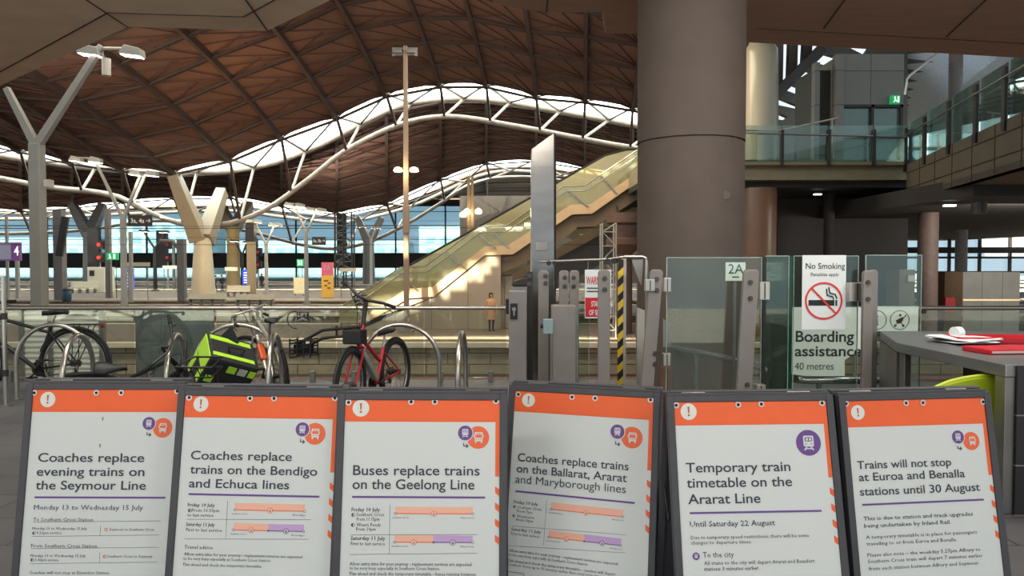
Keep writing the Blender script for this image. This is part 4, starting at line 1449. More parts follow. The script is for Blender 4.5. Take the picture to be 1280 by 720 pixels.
def face(d):
    return Plane((0, d, 0), (1, 0, 0), (0, 0, 1))
def lift_plate(label, px0, py0, px1, py1, d):
    P = face(d)
    a0, b0 = P.px(px0, py1)
    a1, b1 = P.px(px1, py0)
    t = thing('lift_sign', label, 'sign', P.p((a0 + a1) / 2, b0), group='small black lift signs')
    m = MB()
    P.quad(m, a0, b0, a1, b1, .004, .008)
    m.build('plate', black_plastic, t)
    m = MB()
    h = b1 - b0
    P.text(m, 'LIFT', a0 + .1 * (a1 - a0), b0 + .55 * h, a1 - .1 * (a1 - a0), .35 * h, .02, .0055, 2)
    m.build('lettering', white_paint, t)
    m = MB()
    P.line(m, a0 + .1 * (a1 - a0), b0 + .1 * h, a0 + .5 * (a1 - a0), b0 + .42 * h, .06 * h, .0055)
    P.line(m, a1 - .1 * (a1 - a0), b0 + .1 * h, a0 + .5 * (a1 - a0), b0 + .42 * h, .06 * h, .0055)
    P.line(m, a0 + .3 * (a1 - a0), b0 + .1 * h, a0 + .5 * (a1 - a0), b0 + .3 * h, .05 * h, .0055)
    P.line(m, a1 - .3 * (a1 - a0), b0 + .1 * h, a0 + .5 * (a1 - a0), b0 + .3 * h, .05 * h, .0055)
    m.build('arrow_symbol', white_paint, t)
lift_plate('small black LIFT sign on the fence glass under the top rail', 371, 390, 386, 402, FDp)
lift_plate('small black LIFT sign above the rail at the foot of the stairs', 443, 369, 458, 381, SD)
MB_ = MB()
P = face(FDp)
pts = [P.p(*P.px(x, y), .006) for x, y in ((371, 389), (364, 390), (360, 394), (359, 400), (361, 406), (366, 410), (372, 411))]
MB_.path(pts, .006, 6)
tag(MB_.build('etched_curve', dark_metal), 'dark curved outline on the fence glass around the LIFT sign', 'decal')

t = thing('barrier_post', 'slim steel barrier post standing at the far left of the deck', 'post', (at_x(4, 8.08), 8.08, 0))
xq = at_x(4, 8.08)
MB().tube((xq, 8.08, 0), (xq, 8.08, zpx(345, 8.08)), .024, 12).build('pole', steel, t, smooth=40)
MB().cyl((xq, 8.08, .006), .07, .012, 20).build('base_plate', steel_d, t)
for z in (.35, .95):
    MB().cyl((xq, 8.08, z), .033, .07, 16).build('collar', dark_metal, t)
    MB().tube((xq, 8.08, z), (xq - 1.6, 8.08, z), .017, 10).build('side_rail', dark_metal, t, smooth=40)

# ------------------------------------------------------------------ bicycle hoops
def hoop(label, pa_, da, pb2, db, h):
    a, b = V((at_x(pa_, da), da, 0)), V((at_x(pb2, db), db, 0))
    mid = (a + b) / 2
    wv = (b - a) / 2
    r = .43
    t = thing('bike_hoop', label, 'bike rack', mid, group='steel bicycle hoops along the deck')
    pts = [a]
    for k in range(0, 19):
        an = PI - PI * k / 18
        pts.append(mid + wv * math.cos(an) + V((0, 0, h - r + r * math.sin(an))))
    pts.append(b)
    MB().path(pts, .024, 12).build('tube', steel, t, smooth=40)
    for q in (a, b):
        MB().cyl(q + V((0, 0, .005)), .06, .01, 20).build('foot_plate', steel_d, t)
hoop('wide steel hoop round the rear wheel of the black bicycle', 18, 8.47, 114, 8.47, .83)
hoop('narrow looking steel hoop in front of the black bicycle wheel', 75, 7.05, 115, 7.8, .81)
hoop('steel hoop with the fallen black bicycle against it', 206, 7.05, 231, 7.85, .81)
hoop('wide steel hoop behind the delivery bag', 243, 8.47, 350, 8.47, .83)
hoop('steel hoop under the black saddle beside the orange bicycle', 334, 7.05, 351, 7.85, .81)
hoop('wide empty steel hoop to the right of the red bicycle', 452, 8.47, 549, 8.47, .83)
hoop('empty steel hoop seen edge-on next to the gate', 572, 7.05, 582, 7.85, .83)

# ------------------------------------------------------------------ bicycles
chrome = mat('chrome', '#c9c9c9', .2, .95, .05)
red_fr = mat('bike_red', '#b32534', .35, .2, .05)
orange_fr = mat('bike_orange', '#c9521f', .4, .1, .05)
silver_fr = mat('bike_silver', '#b9b4ac', .35, .6, .05)
def bike(label, mtx, fm, stem_h=.1, tilt=0.0, R=.35, wb=1.05, fork_m=None, flat=True, steer=0.0, saddle_h=.95, rack=False, guards=False, frontrack=None, step=False, tyre=.022, extra=None):
    t = thing('bicycle', label, 'bicycle', mtx=mtx)
    L = dict(local=True)
    rear, front = V((0, 0, R)), V((wb, 0, R))
    head_b, head_t = V((wb - .22, 0, R + .36)), V((wb - .29, 0, R + .53))
    bb = V((.43, 0, R - .06))
    st_t = V((.27, 0, saddle_h - .16))
    St = M4.Translation(head_b) @ M4.Rotation(steer, 4, (head_t - head_b).normalized()) @ M4.Translation(-head_b)
    def sv(p):
        return St @ V(p)
    for c, isf in ((rear, False), (front, True)):
        tr = sv if isf else (lambda p: V(p))
        wpar = MB()
        n = 40
        wpar.path([tr(c + V((math.cos(2 * PI * k / n) * R, 0, math.sin(2 * PI * k / n) * R))) for k in range(n)], tyre, 8, True)
        w_ = wpar.build('wheel', rubber, t, smooth=50, **L)
        m = MB()
        m.path([tr(c + V((math.cos(2 * PI * k / n) * (R - .03), 0, math.sin(2 * PI * k / n) * (R - .03)))) for k in range(n)], .011, 6, True)
        m.build('rim', steel_d, w_, smooth=50, **L)
        m = MB()
        for k in range(20):
            a0 = 2 * PI * k / 20
            s = .03 if k % 2 else -.03
            m.tube(tr(c + V((math.cos(a0 + .5) * .02, s, math.sin(a0 + .5) * .02))), tr(c + V((math.cos(a0) * (R - .03), 0, math.sin(a0) * (R - .03)))), .0018, 4)
        m.build('spokes', steel_d, w_, **L)
        ax = tr(c + V((0, 1, 0))) - tr(c)
        MB().tube(tr(c) - ax * .06, tr(c) + ax * .06, .025, 12).build('hub', dark_metal, w_, smooth=40, **L)
        if guards:
            m = MB()
            a0, a1 = (20, 190) if not isf else (10, 150)
            m.path([tr(c + V((math.cos(math.radians(a0 + (a1 - a0) * k / 16)) * (R + .035), 0, math.sin(math.radians(a0 + (a1 - a0) * k / 16)) * (R + .035)))) for k in range(17)], .016, 6)
            m.build('mudguard', black_plastic, t, smooth=50, **L)
    m = MB()
    m.tube(bb, head_b, .024, 10)
    if step:
        m.tube(V((.36, 0, R + .16)), head_t - V((0, 0, .12)), .02, 10)
    else:
        m.tube(st_t - V((-.02, 0, .06)), head_t, .019, 10)
    m.tube(bb, st_t, .019, 10)
    m.tube(head_b - V((-.02, 0, .04)), head_t + V((-.01, 0, .03)), .024, 10)
    for s in (-.055, .055):
        m.tube(bb + V((0, s * .6, 0)), rear + V((0, s, 0)), .011, 8)
        m.tube(st_t + V((0, s * .4, -.06)), rear + V((0, s, 0)), .010, 8)
    m.build('frame', fm, t, smooth=40, **L)
    m = MB()
    for s in (-.055, .055):
        m.path([sv(front + V((0, s, 0))), sv(head_b + V((.07, s, -.12))), sv(head_b + V((.02, s * .9, -.02)))], .012, 8)
    m.tube(sv(head_b + V((.02, -.055, -.02))), sv(head_b + V((.02, .055, -.02))), .016, 8)
    m.build('fork', fork_m or fm, t, smooth=40, **L)
    stem = head_t + V((-.03 - (stem_h - .1) * .3, 0, stem_h))
    m = MB()
    m.tube(sv(head_t), sv(stem), .024 if tilt else .016, 8)
    m.tube(sv(stem), sv(stem + V((.08, 0, .03))), .016, 8)
    c = stem + V((.08, 0, .03))
    if flat:
        pts = [c + V((-.12, .31, .03)), c + V((-.06, .2, .03)), c + V((0, .06, 0)), c + V((0, -.06, 0)), c + V((-.06, -.2, .03)), c + V((-.12, -.31, .03))]
    else:
        pts = [c + V((.02, .21, -.13)), c + V((.1, .21, -.1)), c + V((.1, .21, -.02)), c + V((.02, .2, 0)), c + V((0, .08, 0)), c + V((0, -.08, 0)), c + V((.02, -.2, 0)), c + V((.1, -.21, -.02)), c + V((.1, -.21, -.1)), c + V((.02, -.21, -.13))]
    Rt = M4.Rotation(tilt, 3, 'X')
    pts = [c + Rt @ (p - c) for p in pts]
    m.path([sv(p) for p in pts], .016 if tilt else .012, 8)
    m.build('handlebar', black if flat else silver_fr, t, smooth=50, **L)
    for s in (0, -1):
        a, b = pts[s], pts[1 if s == 0 else -2]
        MB().tube(sv(a), sv(a.lerp(b, .75)), .018, 10).build('grip', rubber, t, smooth=40, **L)
        d = 1 if s == 0 else -1
        MB().path([sv(a.lerp(b, .9) + V((.02, 0, -.01))), sv(a.lerp(b, .6) + V((.05, 0, -.03))), sv(a + V((.05, 0, -.05)))], .006, 6).build('brake_lever', dark_metal, t, **L)
    m = MB()
    m.path([sv(c + V((.03, .1, 0))), sv(c + V((.14, .06, .05))), sv(c + V((.14, 0, -.08))), sv(head_b + V((.06, 0, 0)))], .004, 5)
    m.path([sv(c + V((.03, -.1, 0))), sv(c + V((.12, -.08, .06))), sv(c + V((.1, -.02, -.1))), head_b + V((0, -.03, .05))], .004, 5)
    m.build('brake_cable', black, t, smooth=50, **L)
    sp_ = V((.22, 0, saddle_h))
    MB().tube(st_t - V((-.02, 0, .04)), sp_ - V((0, 0, .03)), .013, 8).build('seat_post', steel, t, smooth=40, **L)
    m = MB()
    secs = []
    for (x, wd, zz) in ((-.13, .05, .01), (-.11, .075, .02), (-.03, .07, .012), (.05, .035, .005), (.13, .018, .002), (.15, .008, -.004)):
        secs.append([sp_ + V((x, wd * math.cos(2 * PI * k / 10), zz + (.022 if math.sin(2 * PI * k / 10) > 0 else .035) * math.sin(2 * PI * k / 10))) for k in range(10)])
    vs = [p for s in secs for p in s]
    fs = [(i * 10 + j, i * 10 + (j + 1) % 10, (i + 1) * 10 + (j + 1) % 10, (i + 1) * 10 + j) for i in range(5) for j in range(10)]
    fs += [tuple(range(10)), tuple(range(50, 60))]
    m.add(vs, fs)
    m.build('saddle', black_plastic, t, smooth=60, **L)
    m = MB()
    m.cyl(bb + V((0, -.05, 0)), .09, .006, 28, 'y')
    m.tube(bb + V((0, -.065, 0)), bb + V((.13, -.065, -.11)), .01, 6)
    m.tube(bb + V((0, .065, 0)), bb + V((-.13, .065, .11)), .01, 6)
    m.tube(bb + V((0, -.07, 0)), bb + V((0, .07, 0)), .018, 8)
    m.build('crankset', dark_metal, t, smooth=40, **L)
    MB().cbox(bb + V((.13, -.115, -.11)), (.09, .09, .02)).build('pedal', black_plastic, t, **L)
    MB().cbox(bb + V((-.13, .115, .11)), (.09, .09, .02)).build('pedal', black_plastic, t, **L)
    m = MB()
    m.path([bb + V((.0, -.05, .088)), rear + V((0, -.05, .035)), rear + V((-.035, -.05, 0)), rear + V((.02, -.05, -.1)), bb + V((0, -.05, -.088)), bb + V((.088, -.05, 0))], .005, 5, True)
    m.cyl(rear + V((0, -.045, 0)), .045, .03, 20, 'y')
    m.cbox(rear + V((.02, -.06, -.09)), (.03, .03, .08))
    m.build('chain', dark_metal, t, **L)
    if rack:
        m = MB()
        zr = 2 * R + .07
        for s in (-.06, .06):
            m.path([V((.2, s * .6, zr - .02)), V((.1, s, zr)), V((-.28, s, zr))], .006, 6)
            m.tube(V((-.2, s, zr)), rear + V((0, s * 1.1, 0)), .006, 6)
            m.tube(V((-.02, s, zr)), rear + V((0, s * 1.1, 0)), .006, 6)
        for x in (-.28, -.16, -.04, .08):
            m.tube(V((x, -.06, zr)), V((x, .06, zr)), .005, 6)
        m.build('rear_rack', black, t, smooth=40, **L)
        MB().cbox(V((-.3, 0, zr - .02)), (.02, .07, .04)).build('reflector', mat('reflector_red', '#7a1512', .3), t, bevel=.004, **L)
    if extra:
        extra(t, sv, head_b, head_t, c, R, wb, front)
    return t

def place(px, d, yaw, roll=0.0, z=0.0, pitch=0.0):
    return M4.Translation(V((at_x(px, d), d, z))) @ M4.Rotation(yaw, 4, 'Z') @ M4.Rotation(pitch, 4, 'Y') @ M4.Rotation(roll, 4, 'X')
bike('black city bicycle facing left with its front cut off by the left edge', place(91, 8.62, PI, .03), black, R=.375, wb=1.2, saddle_h=.95, rack=True, guards=True, steer=.1)
bike('black bicycle tipped over behind the first notice board', place(118, 7.6, .3, .8, .0, 0), black, stem_h=.2, R=.33, saddle_h=.75, steer=-.3, guards=True)
def orange_bits(t, sv, hb, ht, c, R, wb, front):
    MB().beam(hb + V((-.1, 0, -.1)), hb + V((-.26, 0, -.26)), .07, .07).build('bottle', orange_fr, t, bevel=.015, local=True)
bike('silver and orange road bicycle beside the delivery bag', place(349, 7.95, PI - 1.02, -.05), silver_fr, R=.34, saddle_h=.90, flat=False, fork_m=silver_fr, steer=.5, extra=orange_bits)

def cargo(t, sv, hb, ht, c, R, wb, front):
    # long twin tube carrier turned out sideways from the head tube, with a small cage at its end
    def q(x, y, z):
        return sv(hb + V((x, y, z)))
    m = MB()
    for z in (.07, .15):
        m.path([q(.1, .06, z + .05), q(.1, -.35, z), q(.1, -.64, z - .16)], .016, 8)
    m.tube(q(.1, -.2, .09), q(.1, -.2, .2), .012, 6)
    m.build('carrier_tube', black, t, smooth=40, local=True)
    m = MB()
    for a in (-.07, 0, .07):
        for x in (.02, .18):
            m.tube(q(x, -.44, -.01 + a), q(x, -.66, -.06 + a), .008, 6)
    for y in (-.44, -.51, -.58, -.66):
        for a in (-.07, .07):
            m.tube(q(.02, y, -.03 + a), q(.18, y, -.03 + a), .007, 6)
        for x in (.02, .18):
            m.tube(q(x, y, -.03 - .09), q(x, y, -.03 + .09), .008, 6)
    m.box(q(.1, -.55, -.04) - V((.07, .07, .045)), q(.1, -.55, -.04) + V((.07, .07, .045)))
    m.build('carrier_cage', black, t, smooth=40, local=True)
    p = q(.12, 0, .1)
    m = MB()
    m.box(p - V((.07, .1, .07)), p + V((.07, .1, .07)))
    m.build('front_box', black_plastic, t, bevel=.012, local=True)
    m = MB()
    m.path([p + V((.08, -.1, .07)), p + V((.08, -.1, .14)), p + V((.08, .1, .14)), p + V((.08, .1, .07))], .006, 6)
    m.build('front_rack', black, t, local=True)
    MB().beam(sv(hb + V((.02, 0, -.02))), V((.45, 0, R - .02)), .075, .06).build('battery', silver_fr, t, bevel=.012, local=True)
bike('red and black cargo bicycle with a long twin tube carrier', place(494, 8.35, PI + 1.27, .02), red_fr, stem_h=.27, tilt=-.4, R=.33, wb=1.0, saddle_h=.78, steer=.1, guards=True, step=True, tyre=.032, extra=cargo)

# ------------------------------------------------------------------ delivery bag
lime = mat('hi_vis_lime', '#a6d832', .55, 0, .06, 12, emit=0)
refl = mat('reflective_grey', '#b9c2b2', .35, .3, .08, 20)
bagm = mat('bag_black', '#15171c', .75, 0, .15, 10, bump=.2)
bc = at(279, 460, 7.15)
BR = M4.Rotation(math.radians(34), 3, 'Y') @ M4.Rotation(math.radians(14), 3, 'X') @ M4.Rotation(math.radians(38), 3, 'Z')
bt = thing('delivery_bag', 'black cube delivery bag with lime and reflective bands on a wire rack', 'bag', (bc.x, bc.y, 0))
bs = V((.46, .42, .44))
def bp(x, y, z):
    return BR @ V((x, y, z)) + bc
def bagbox(a, b, mb):
    return mb.box(a, b, BR, bc)
m = MB()
bagbox(-bs / 2, bs / 2, m)
m.build('body', bagm, bt, bevel=.03)
e_ = .006
m = MB()
# lime lid on the left hand face, lime patches round the sides
bagbox((-bs.x / 2 - e_, -bs.y / 2 + .03, .02), (-bs.x / 2 + .01, bs.y / 2 - .03, bs.z / 2 - .02), m)
bagbox((-bs.x / 2 - e_, -bs.y / 2 + .03, -.09), (-bs.x / 2 + .01, -bs.y / 2 + .12, .0), m)
bagbox((-bs.x / 2 - e_, bs.y / 2 - .12, -.2), (-bs.x / 2 + .01, bs.y / 2 - .03, .0), m)
m.build('lime_panel', lime, bt)
for (x0_, x1_, z0, z1, mm) in ((-.05, .03, .1, .17, lime), (.05, .13, .1, .17, refl), (.15, .21, .1, .17, lime), (-.2, -.13, -.04, .03, lime), (-.1, -.02, -.15, -.08, lime), (.0, .09, -.15, -.08, refl), (.11, .2, -.15, -.08, lime)):
    m = MB()
    bagbox((x0_, -bs.y / 2 - e_, z0), (x1_, -bs.y / 2 + .01, z1), m)
    m.build('reflective_band', mm, bt)
m = MB()
bagbox((-bs.x / 2 + .02, -bs.y / 2 + .05, bs.z / 2 - .01), (bs.x / 2 - .05, -bs.y / 2 + .1, bs.z / 2 + e_), m)
bagbox((-bs.x / 2 + .02, bs.y / 2 - .12, bs.z / 2 - .01), (bs.x / 2 - .05, bs.y / 2 - .06, bs.z / 2 + e_), m)
m.build('top_band', lime, bt)
m = MB()
m.path([bp(-.05, -.06, bs.z / 2), bp(-.08, -.05, bs.z / 2 + .05), bp(.08, -.05, bs.z / 2 + .06), bp(.06, -.06, bs.z / 2)], .012, 8)
m.prism([bp(.05, .1, bs.z / 2), bp(-.1, .18, bs.z / 2), bp(-.06, .2, bs.z / 2 + .1)], (BR @ V((.03, .03, 0))))
m.build('carry_strap', bagm, bt, smooth=50)
rk = thing('wire_rack', 'black wire carrier rack under the delivery bag', 'rack', (bc.x - .15, bc.y, 0))
m = MB()
q0 = at(219, 459, 6.4)
def rq(x, y, z):
    return q0 + V((x, y, z))
m.path([rq(0, 0, 0), rq(.07, .22, .06), rq(.30, .26, .055), rq(.29, .02, -.01)], .009, 8, True)
m.path([rq(.02, .04, -.09), rq(.09, .22, -.03), rq(.30, .26, -.03), rq(.29, .02, -.09)], .007, 8, True)
for k in range(5):
    m.tube(rq(.06 * k, 0, 0), rq(.06 * k + .02, .04, -.09), .005, 6)
m.tube(rq(.05, .1, -.03), rq(.12, .25, -q0.z), .012, 8)
m.tube(rq(.28, .2, -.03), rq(.24, .3, -q0.z), .012, 8)
m.build('frame', black, rk, smooth=40)

# ------------------------------------------------------------------ glass gate: steel fins, boxes, panels
def rounded_top(a0, a1, z0, z1, r, lean=0.0):
    """outline of a flat steel fin with a rounded top; lean shifts the foot sideways"""
    pts = [(a0 + lean, z0), (a1 + lean, z0)]
    for k in range(7):
        an = PI / 2 * k / 6
        pts.append((a1 - r + r * math.cos(an), z1 - r + r * math.sin(an)))
    for k in range(7):
        an = PI / 2 + PI / 2 * k / 6
        pts.append((a0 + r + r * math.cos(an), z1 - r + r * math.sin(an)))
    return pts
bolt_m = mat('bolt_steel', '#5a5652', .35, .8)
def fin(label, px0, px1, pyt, d, bolts, lean=0.0, th=.05, m=None):
    P = face(d)
    a0, z1 = P.px(px0, pyt)
    a1, _ = P.px(px1, pyt)
    t = thing('gate_fin', label, 'post', ((a0 + a1) / 2 + lean, d + th / 2, 0), group='flat steel fins of the glass gate')
    MB().prism([(x, d, z) for x, z in rounded_top(a0, a1, 0, z1, min(.035, (a1 - a0) * .42), lean)], (0, th, 0)).build('plate', m or gatesteel, t, bevel=.006)
    MB().box((a0 + lean - .03, d - .03, 0), (a1 + lean + .03, d + th + .03, .015)).build('foot_plate', steel_d, t)
    for bx, by in bolts:
        a, b = P.px(bx, by)
        m_ = MB()
        m_.cyl((a, d - .003, b), .022, .008, 20, 'y')
        m_.cyl((a, d - .009, b), .013, .012, 6, 'y')
        m_.build('bolt', bolt_m, t)
    return t
def clampbox(label, px0, py0, px1, py1, d, dep=.07, m=None, name='glass_clamp', cat='clamp'):
    P = face(d)
    a0, b0 = P.px(px0, py1)
    a1, b1 = P.px(px1, py0)
    t = thing(name, label, cat, ((a0 + a1) / 2, d, b0))
    MB().box((a0, d - dep / 2, b0), (a1, d + dep / 2, b1)).build('body', m or steel, t, bevel=.006)
    MB().box((a0 + (a1 - a0) * .46, d - dep / 2 - .006, b0 + .01), (a0 + (a1 - a0) * .54, d - dep / 2 + .002, b1 - .01)).build('slot', dark_metal, t)
    return t
# left box post with lock
d = 7.0
P = face(d)
a0, z1 = P.px(636, 364)
a1, _ = P.px(658, 364)
t = thing('gate_post', 'boxy grey gate post with a black lock at the left end of the gate', 'post', ((a0 + a1) / 2, d + .1, 0))
MB().box((a0, d, 0), (a1, d + .2, z1)).build('body', gatesteel, t, bevel=.008)
x0_, b0 = P.px(638, 399)
x1_, b1 = P.px(647, 379)
MB().box((x0_, d - .014, b0), (x1_, d + .005, b1)).build('lock_plate', black_plastic, t, bevel=.006)
m = MB()
m.cyl(((x0_ + x1_) / 2, d - .018, (b0 + b1) / 2 + .02), .018, .016, 16, 'y')
m.beam(((x0_ + x1_) / 2, d - .022, (b0 + b1) / 2 + .02), ((x0_ + x1_) / 2, d - .022, (b0 + b1) / 2 - .04), .014, .01, (0, 1, 0))
m.build('latch', steel, t)
x0_, b0 = P.px(632, 393)
x1_, b1 = P.px(637, 374)
MB().box((x0_, d + .02, b0), (x1_ + .002, d + .12, b1)).build('rail_socket', black_plastic, t, bevel=.008)
t = thing('litter_bin', 'dark slant topped bin behind the lock post', 'bin', (at_x(650, 8.6), 8.75, 0))
zc = zpx(346, 8.6)
MB().box((at_x(640, 8.6), 8.6, 0), (at_x(661, 8.6), 8.9, zc - .1)).build('body', steel_d, t, bevel=.01)
MB().prism([(at_x(639, 8.6), 8.58, zc - .1), (at_x(662, 8.6), 8.58, zc - .1), (at_x(660, 8.6), 8.58, zc - .005), (at_x(642, 8.6), 8.58, zc - .05)], (0, .34, 0)).build('lid', dark_metal, t, bevel=.006)
fin('dark edge-on steel fin right of the lock post', 659, 666, 339, 7.15, [(662, 345), (662, 355)], th=.1, m=dark_metal)
fin('steel fin behind the pale blue lock box', 673, 686, 338, 7.6, [(682, 345), (682, 354)])
fin('left fin of the close pair behind the grey box post', 699, 711, 338, 7.8, [(706, 347), (706, 358)])
fin('right fin of the close pair behind the grey box post', 712, 724, 338, 7.8, [(717, 347), (717, 358)])
P = face(6.95)
a0, z1 = P.px(690, 382)
a1, _ = P.px(720, 382)
t = thing('gate_post', 'wide grey box post in the middle of the gate', 'post', ((a0 + a1) / 2, 7.05, 0))
MB().box((a0, 6.95, 0), (a1, 7.15, z1)).build('body', gatesteel, t, bevel=.008)
MB().box((a0 - .012, 6.93, 0), (a0 + .002, 7.1, z1 - .2)).build('side_strip', steel, t)
P = face(6.9)
lx0, lb0 = P.px(679, 417)
lx1, lb1 = P.px(691, 399)
t = thing('lock_box', 'pale blue lock box on the side of the grey box post', 'lock', ((lx0 + lx1) / 2, 6.9, lb0))
MB().box((lx0, 6.88, lb0), (lx1, 6.97, lb1)).build('case', mat('lock_blue', '#8fa5a8', .4, .3), t, bevel=.004)
MB().cyl((lx0 - .01, 6.92, (lb0 + lb1) / 2), .02, .03, 12, 'x').build('keyhole', dark_metal, t)
P = face(7.3)
def glass_sheet(label, px0, pxt1, pyt, d, z0=.08, edge=True, m=None, th=.014, ecol=None):
    P = face(d)
    a0, z1 = P.px(px0, pyt)
    a1, _ = P.px(pxt1, pyt)
    t = thing('glass_screen', label, 'glass screen', ((a0 + a1) / 2, d, 0), group='frameless glass screens of the gate')
    MB().box((a0, d, z0), (a1, d + th, z1)).build('pane', m or gl_green, t)
    e = MB()
    e.box((a0, d - .001, z1 - .002), (a1, d + th + .001, z1 + .003))
    e.box((a0 - .004, d - .001, z0), (a0, d + th + .001, z1))
    e.box((a1, d - .001, z0), (a1 + .004, d + th + .001, z1))
    e.build('polished_edge', ecol or mat_edge, t)
    c = MB()
    for f in (.25, .75):
        c.box((a0 + (a1 - a0) * f - .04, d - .03, 0), (a0 + (a1 - a0) * f + .04, d + th + .03, z0 + .03))
    c.build('floor_clamp', steel_d, t)
    return t
mat_edge = mat('glass_edge_pale', '#a9c2b4', .2, 0, .05)
glass_sheet('narrow glass panel between the box post and the warning sign fin', 722, 736, 385, 7.3)
fin('steel fin standing in front of the warning sign', 748, 763, 337, 6.85, [(756, 348), (756, 362)])
# warning sign
d = 7.19
P = face(d)
t = thing('warning_sign', 'white and red warning sign hanging behind a steel fin', 'sign', P.p(*P.px(747, 400)))
a0, b0 = P.px(731, 398)
a1, b1 = P.px(764, 337)
m = MB()
P.quad(m, a0, b0, a1, b1, 0, .006)
m.build('plate', poster_m, t)
ar, br_ = P.px(731, 396)
ar, bt2 = P.px(731, 372)
m = MB()
P.quad(m, a0 + .004, br_, a1 - .004, bt2, .0015)
m.build('red_panel', mat('sign_red', '#c3202b', .5, 0, .03), t)
m = MB()
w1 = P.px(775, 350)[0]
P.text(m, 'WARNING', a0 + .012, P.px(731, 355)[1], a0 + .012 + (P.px(748, 380)[0] - a0) * 1.72 - .02, .07, .02, .002, 3)
m.build('red_lettering', MATS['sign_red'], t)
m = MB()
P.text(m, 'STAND CLEAR', a0 + .06, P.px(731, 383)[1], a1 + .02, .05, .02, .003, 3)
P.text(m, 'OF SLIDING', a0 + .04, P.px(731, 394)[1], a1 - .02, .05, .02, .003, 3)
m.build('white_lettering', poster_m, t)
m = MB()
for k in range(2):
    P.quad(m, a0 + .02, P.px(731, 361 + 4 * k)[1], a1 - .03, P.px(731, 359.4 + 4 * k)[1], .002)
m.build('fine_print', ink_l, t)
m = MB()
for px_ in (735, 760):
    m.tube(P.p(P.px(px_, 380)[0], b1 - .01, -.01), P.p(P.px(px_, 380)[0], P.px(0, 324)[1], -.01), .003, 6)
m.build('hanger', steel_d, t)
# hazard striped post
d = 7.35
P = face(d)
a0, z1 = P.px(773, 322)
a1, _ = P.px(779.5, 322)
a2, _ = P.px(783, 322)
t = thing('striped_post', 'yellow and black striped post edge in the middle of the gate', 'post', ((a0 + a1) / 2, d, 0))
m = MB()
z = 0
k = 0
while z < z1:
    zz = min(z + .075, z1)
    m.mat(k % 2)
    m.prism([(a0, d, z), (a1, d, min(z1, z + .05)), (a1, d, min(z1, zz + .05)), (a0, d, zz)], (0, .05, 0))
    z = zz
    k += 1
m.build('hazard_stripes', [mat('hazard_yellow', '#d9b52a', .5, 0, .06), black], t)
MB().box((a1 + .001, d, 0), (a2, d + .06, z1)).build('white_strip', white_paint, t)
# sliding track, rollers and bent bracket
d = 7.2
P = face(d)
t = thing('sliding_track', 'thin overhead steel track with black rollers above the gate', 'track', P.p(*P.px(740, 326)))
m = MB()
p_ = [P.p(*P.px(*q)) for q in ((674, 327), (760, 324), (780, 321), (803, 321), (807, 323), (808, 328), (808, 356))]
m.path(p_[:3], .012, 8)
m.path(p_[2:], .017, 10)
m.build('bar', steel, t, smooth=50)
for px_, py_, r in ((686, 329, .022), (693, 329, .02), (759, 327, .03), (768, 326, .028), (774, 326, .028)):
    MB().cyl(P.p(*P.px(px_, py_)), r, .04, 16, 'y').build('roller', black_plastic, t, smooth=40)
m = MB()
m.prism([P.p(*P.px(*q)) for q in ((790, 325), (804, 324), (802, 357), (799, 352))], (0, .012, 0))
m.build('gusset', steel_d, t)
MB().tube(P.p(*P.px(808, 356)), V((P.p(*P.px(808, 356)).x, 7.2, 0)), .014, 8).build('post', steel_d, t)
t = thing('curved_panel', 'pale curved steel panel between the striped post and the leaning fin', 'panel', (at_x(802, 7.4), 7.4, 0))
P = face(7.4)
m = MB()
m.prism([P.p(*P.px(*q)) for q in ((796, 384), (808, 389), (806, 420), (803, 450), (803, 600), (796, 600))], (0, .06, 0))
m.build('sheet', white_paint, t, bevel=.004)
fin('leaning steel fin left of the big glass panel', 813, 829, 337, 6.8, [(821, 349), (821, 363), (819, 442), (819, 455)], lean=-.11)
clampbox('upper steel clamp holding the left edge of the big glass panel', 829, 347, 838, 365, 6.85)
clampbox('lower steel clamp holding the left edge of the big glass panel', 828, 441, 838, 457, 6.85)
clampbox('steel clamp left of the leaning fin', 806, 349, 818, 364, 6.82)
clampbox('orange brown tube stub below the lower clamp', 826, 458, 840, 524, 7.4, m=mat('copper_tube', '#9c6a55', .5, .3), name='tube_stub', cat='pipe')
t = thing('gusset_plate', 'small triangular steel plate on the leaning fin', 'bracket', (at_x(833, 6.86), 6.86, 1.0))
P = face(6.86)
MB().prism([P.p(*P.px(*q)) for q in ((829, 398), (838, 405), (838, 434), (829, 434))], (0, .012, 0)).build('plate', steel_d, t)
glass_sheet('big glass panel of the gate in front of the round column', 834, 952, 322, 6.85)
fin('steel fin in front of the big glass panel', 930, 949, 337, 6.6, [(938, 353), (938, 373), (934, 481)], lean=-.07)
t = thing('gap_seal', 'black vertical seal between two glass panels', 'seal', (at_x(955, 6.9), 6.9, 0))
MB().box((at_x(953, 6.9), 6.88, 0), (at_x(957, 6.9), 6.92, zpx(321, 6.9))).build('strip', black_plastic, t)
clampbox('steel clamp on the black seal between glass panels', 948, 352, 961, 375, 6.66)
clampbox('lower steel clamp beside the black seal', 944, 480, 956, 492, 6.66)
glass_sheet('glass panel with a dark green edge left of the no smoking sign', 958, 986, 320, 6.9)
t = thing('glass_screen', 'glass screen seen edge-on as a dark green line left of the no smoking sign', 'glass screen', (at_x(988.5, 6.9), 7.2, 0))
MB().box((at_x(986.5, 6.9), 6.9, .06), (at_x(991, 6.9), 7.6, zpx(320, 6.9))).build('pane', gl_edge, t)
glass_sheet('glass panel carrying the no smoking sign', 993, 1073, 320, 6.9)
glass_sheet('rightmost glass panel of the gate', 1083, 1152, 319, 6.9)
fin('rightmost steel fin of the gate', 1080, 1092, 338, 6.6, [(1085, 353), (1085, 374)])
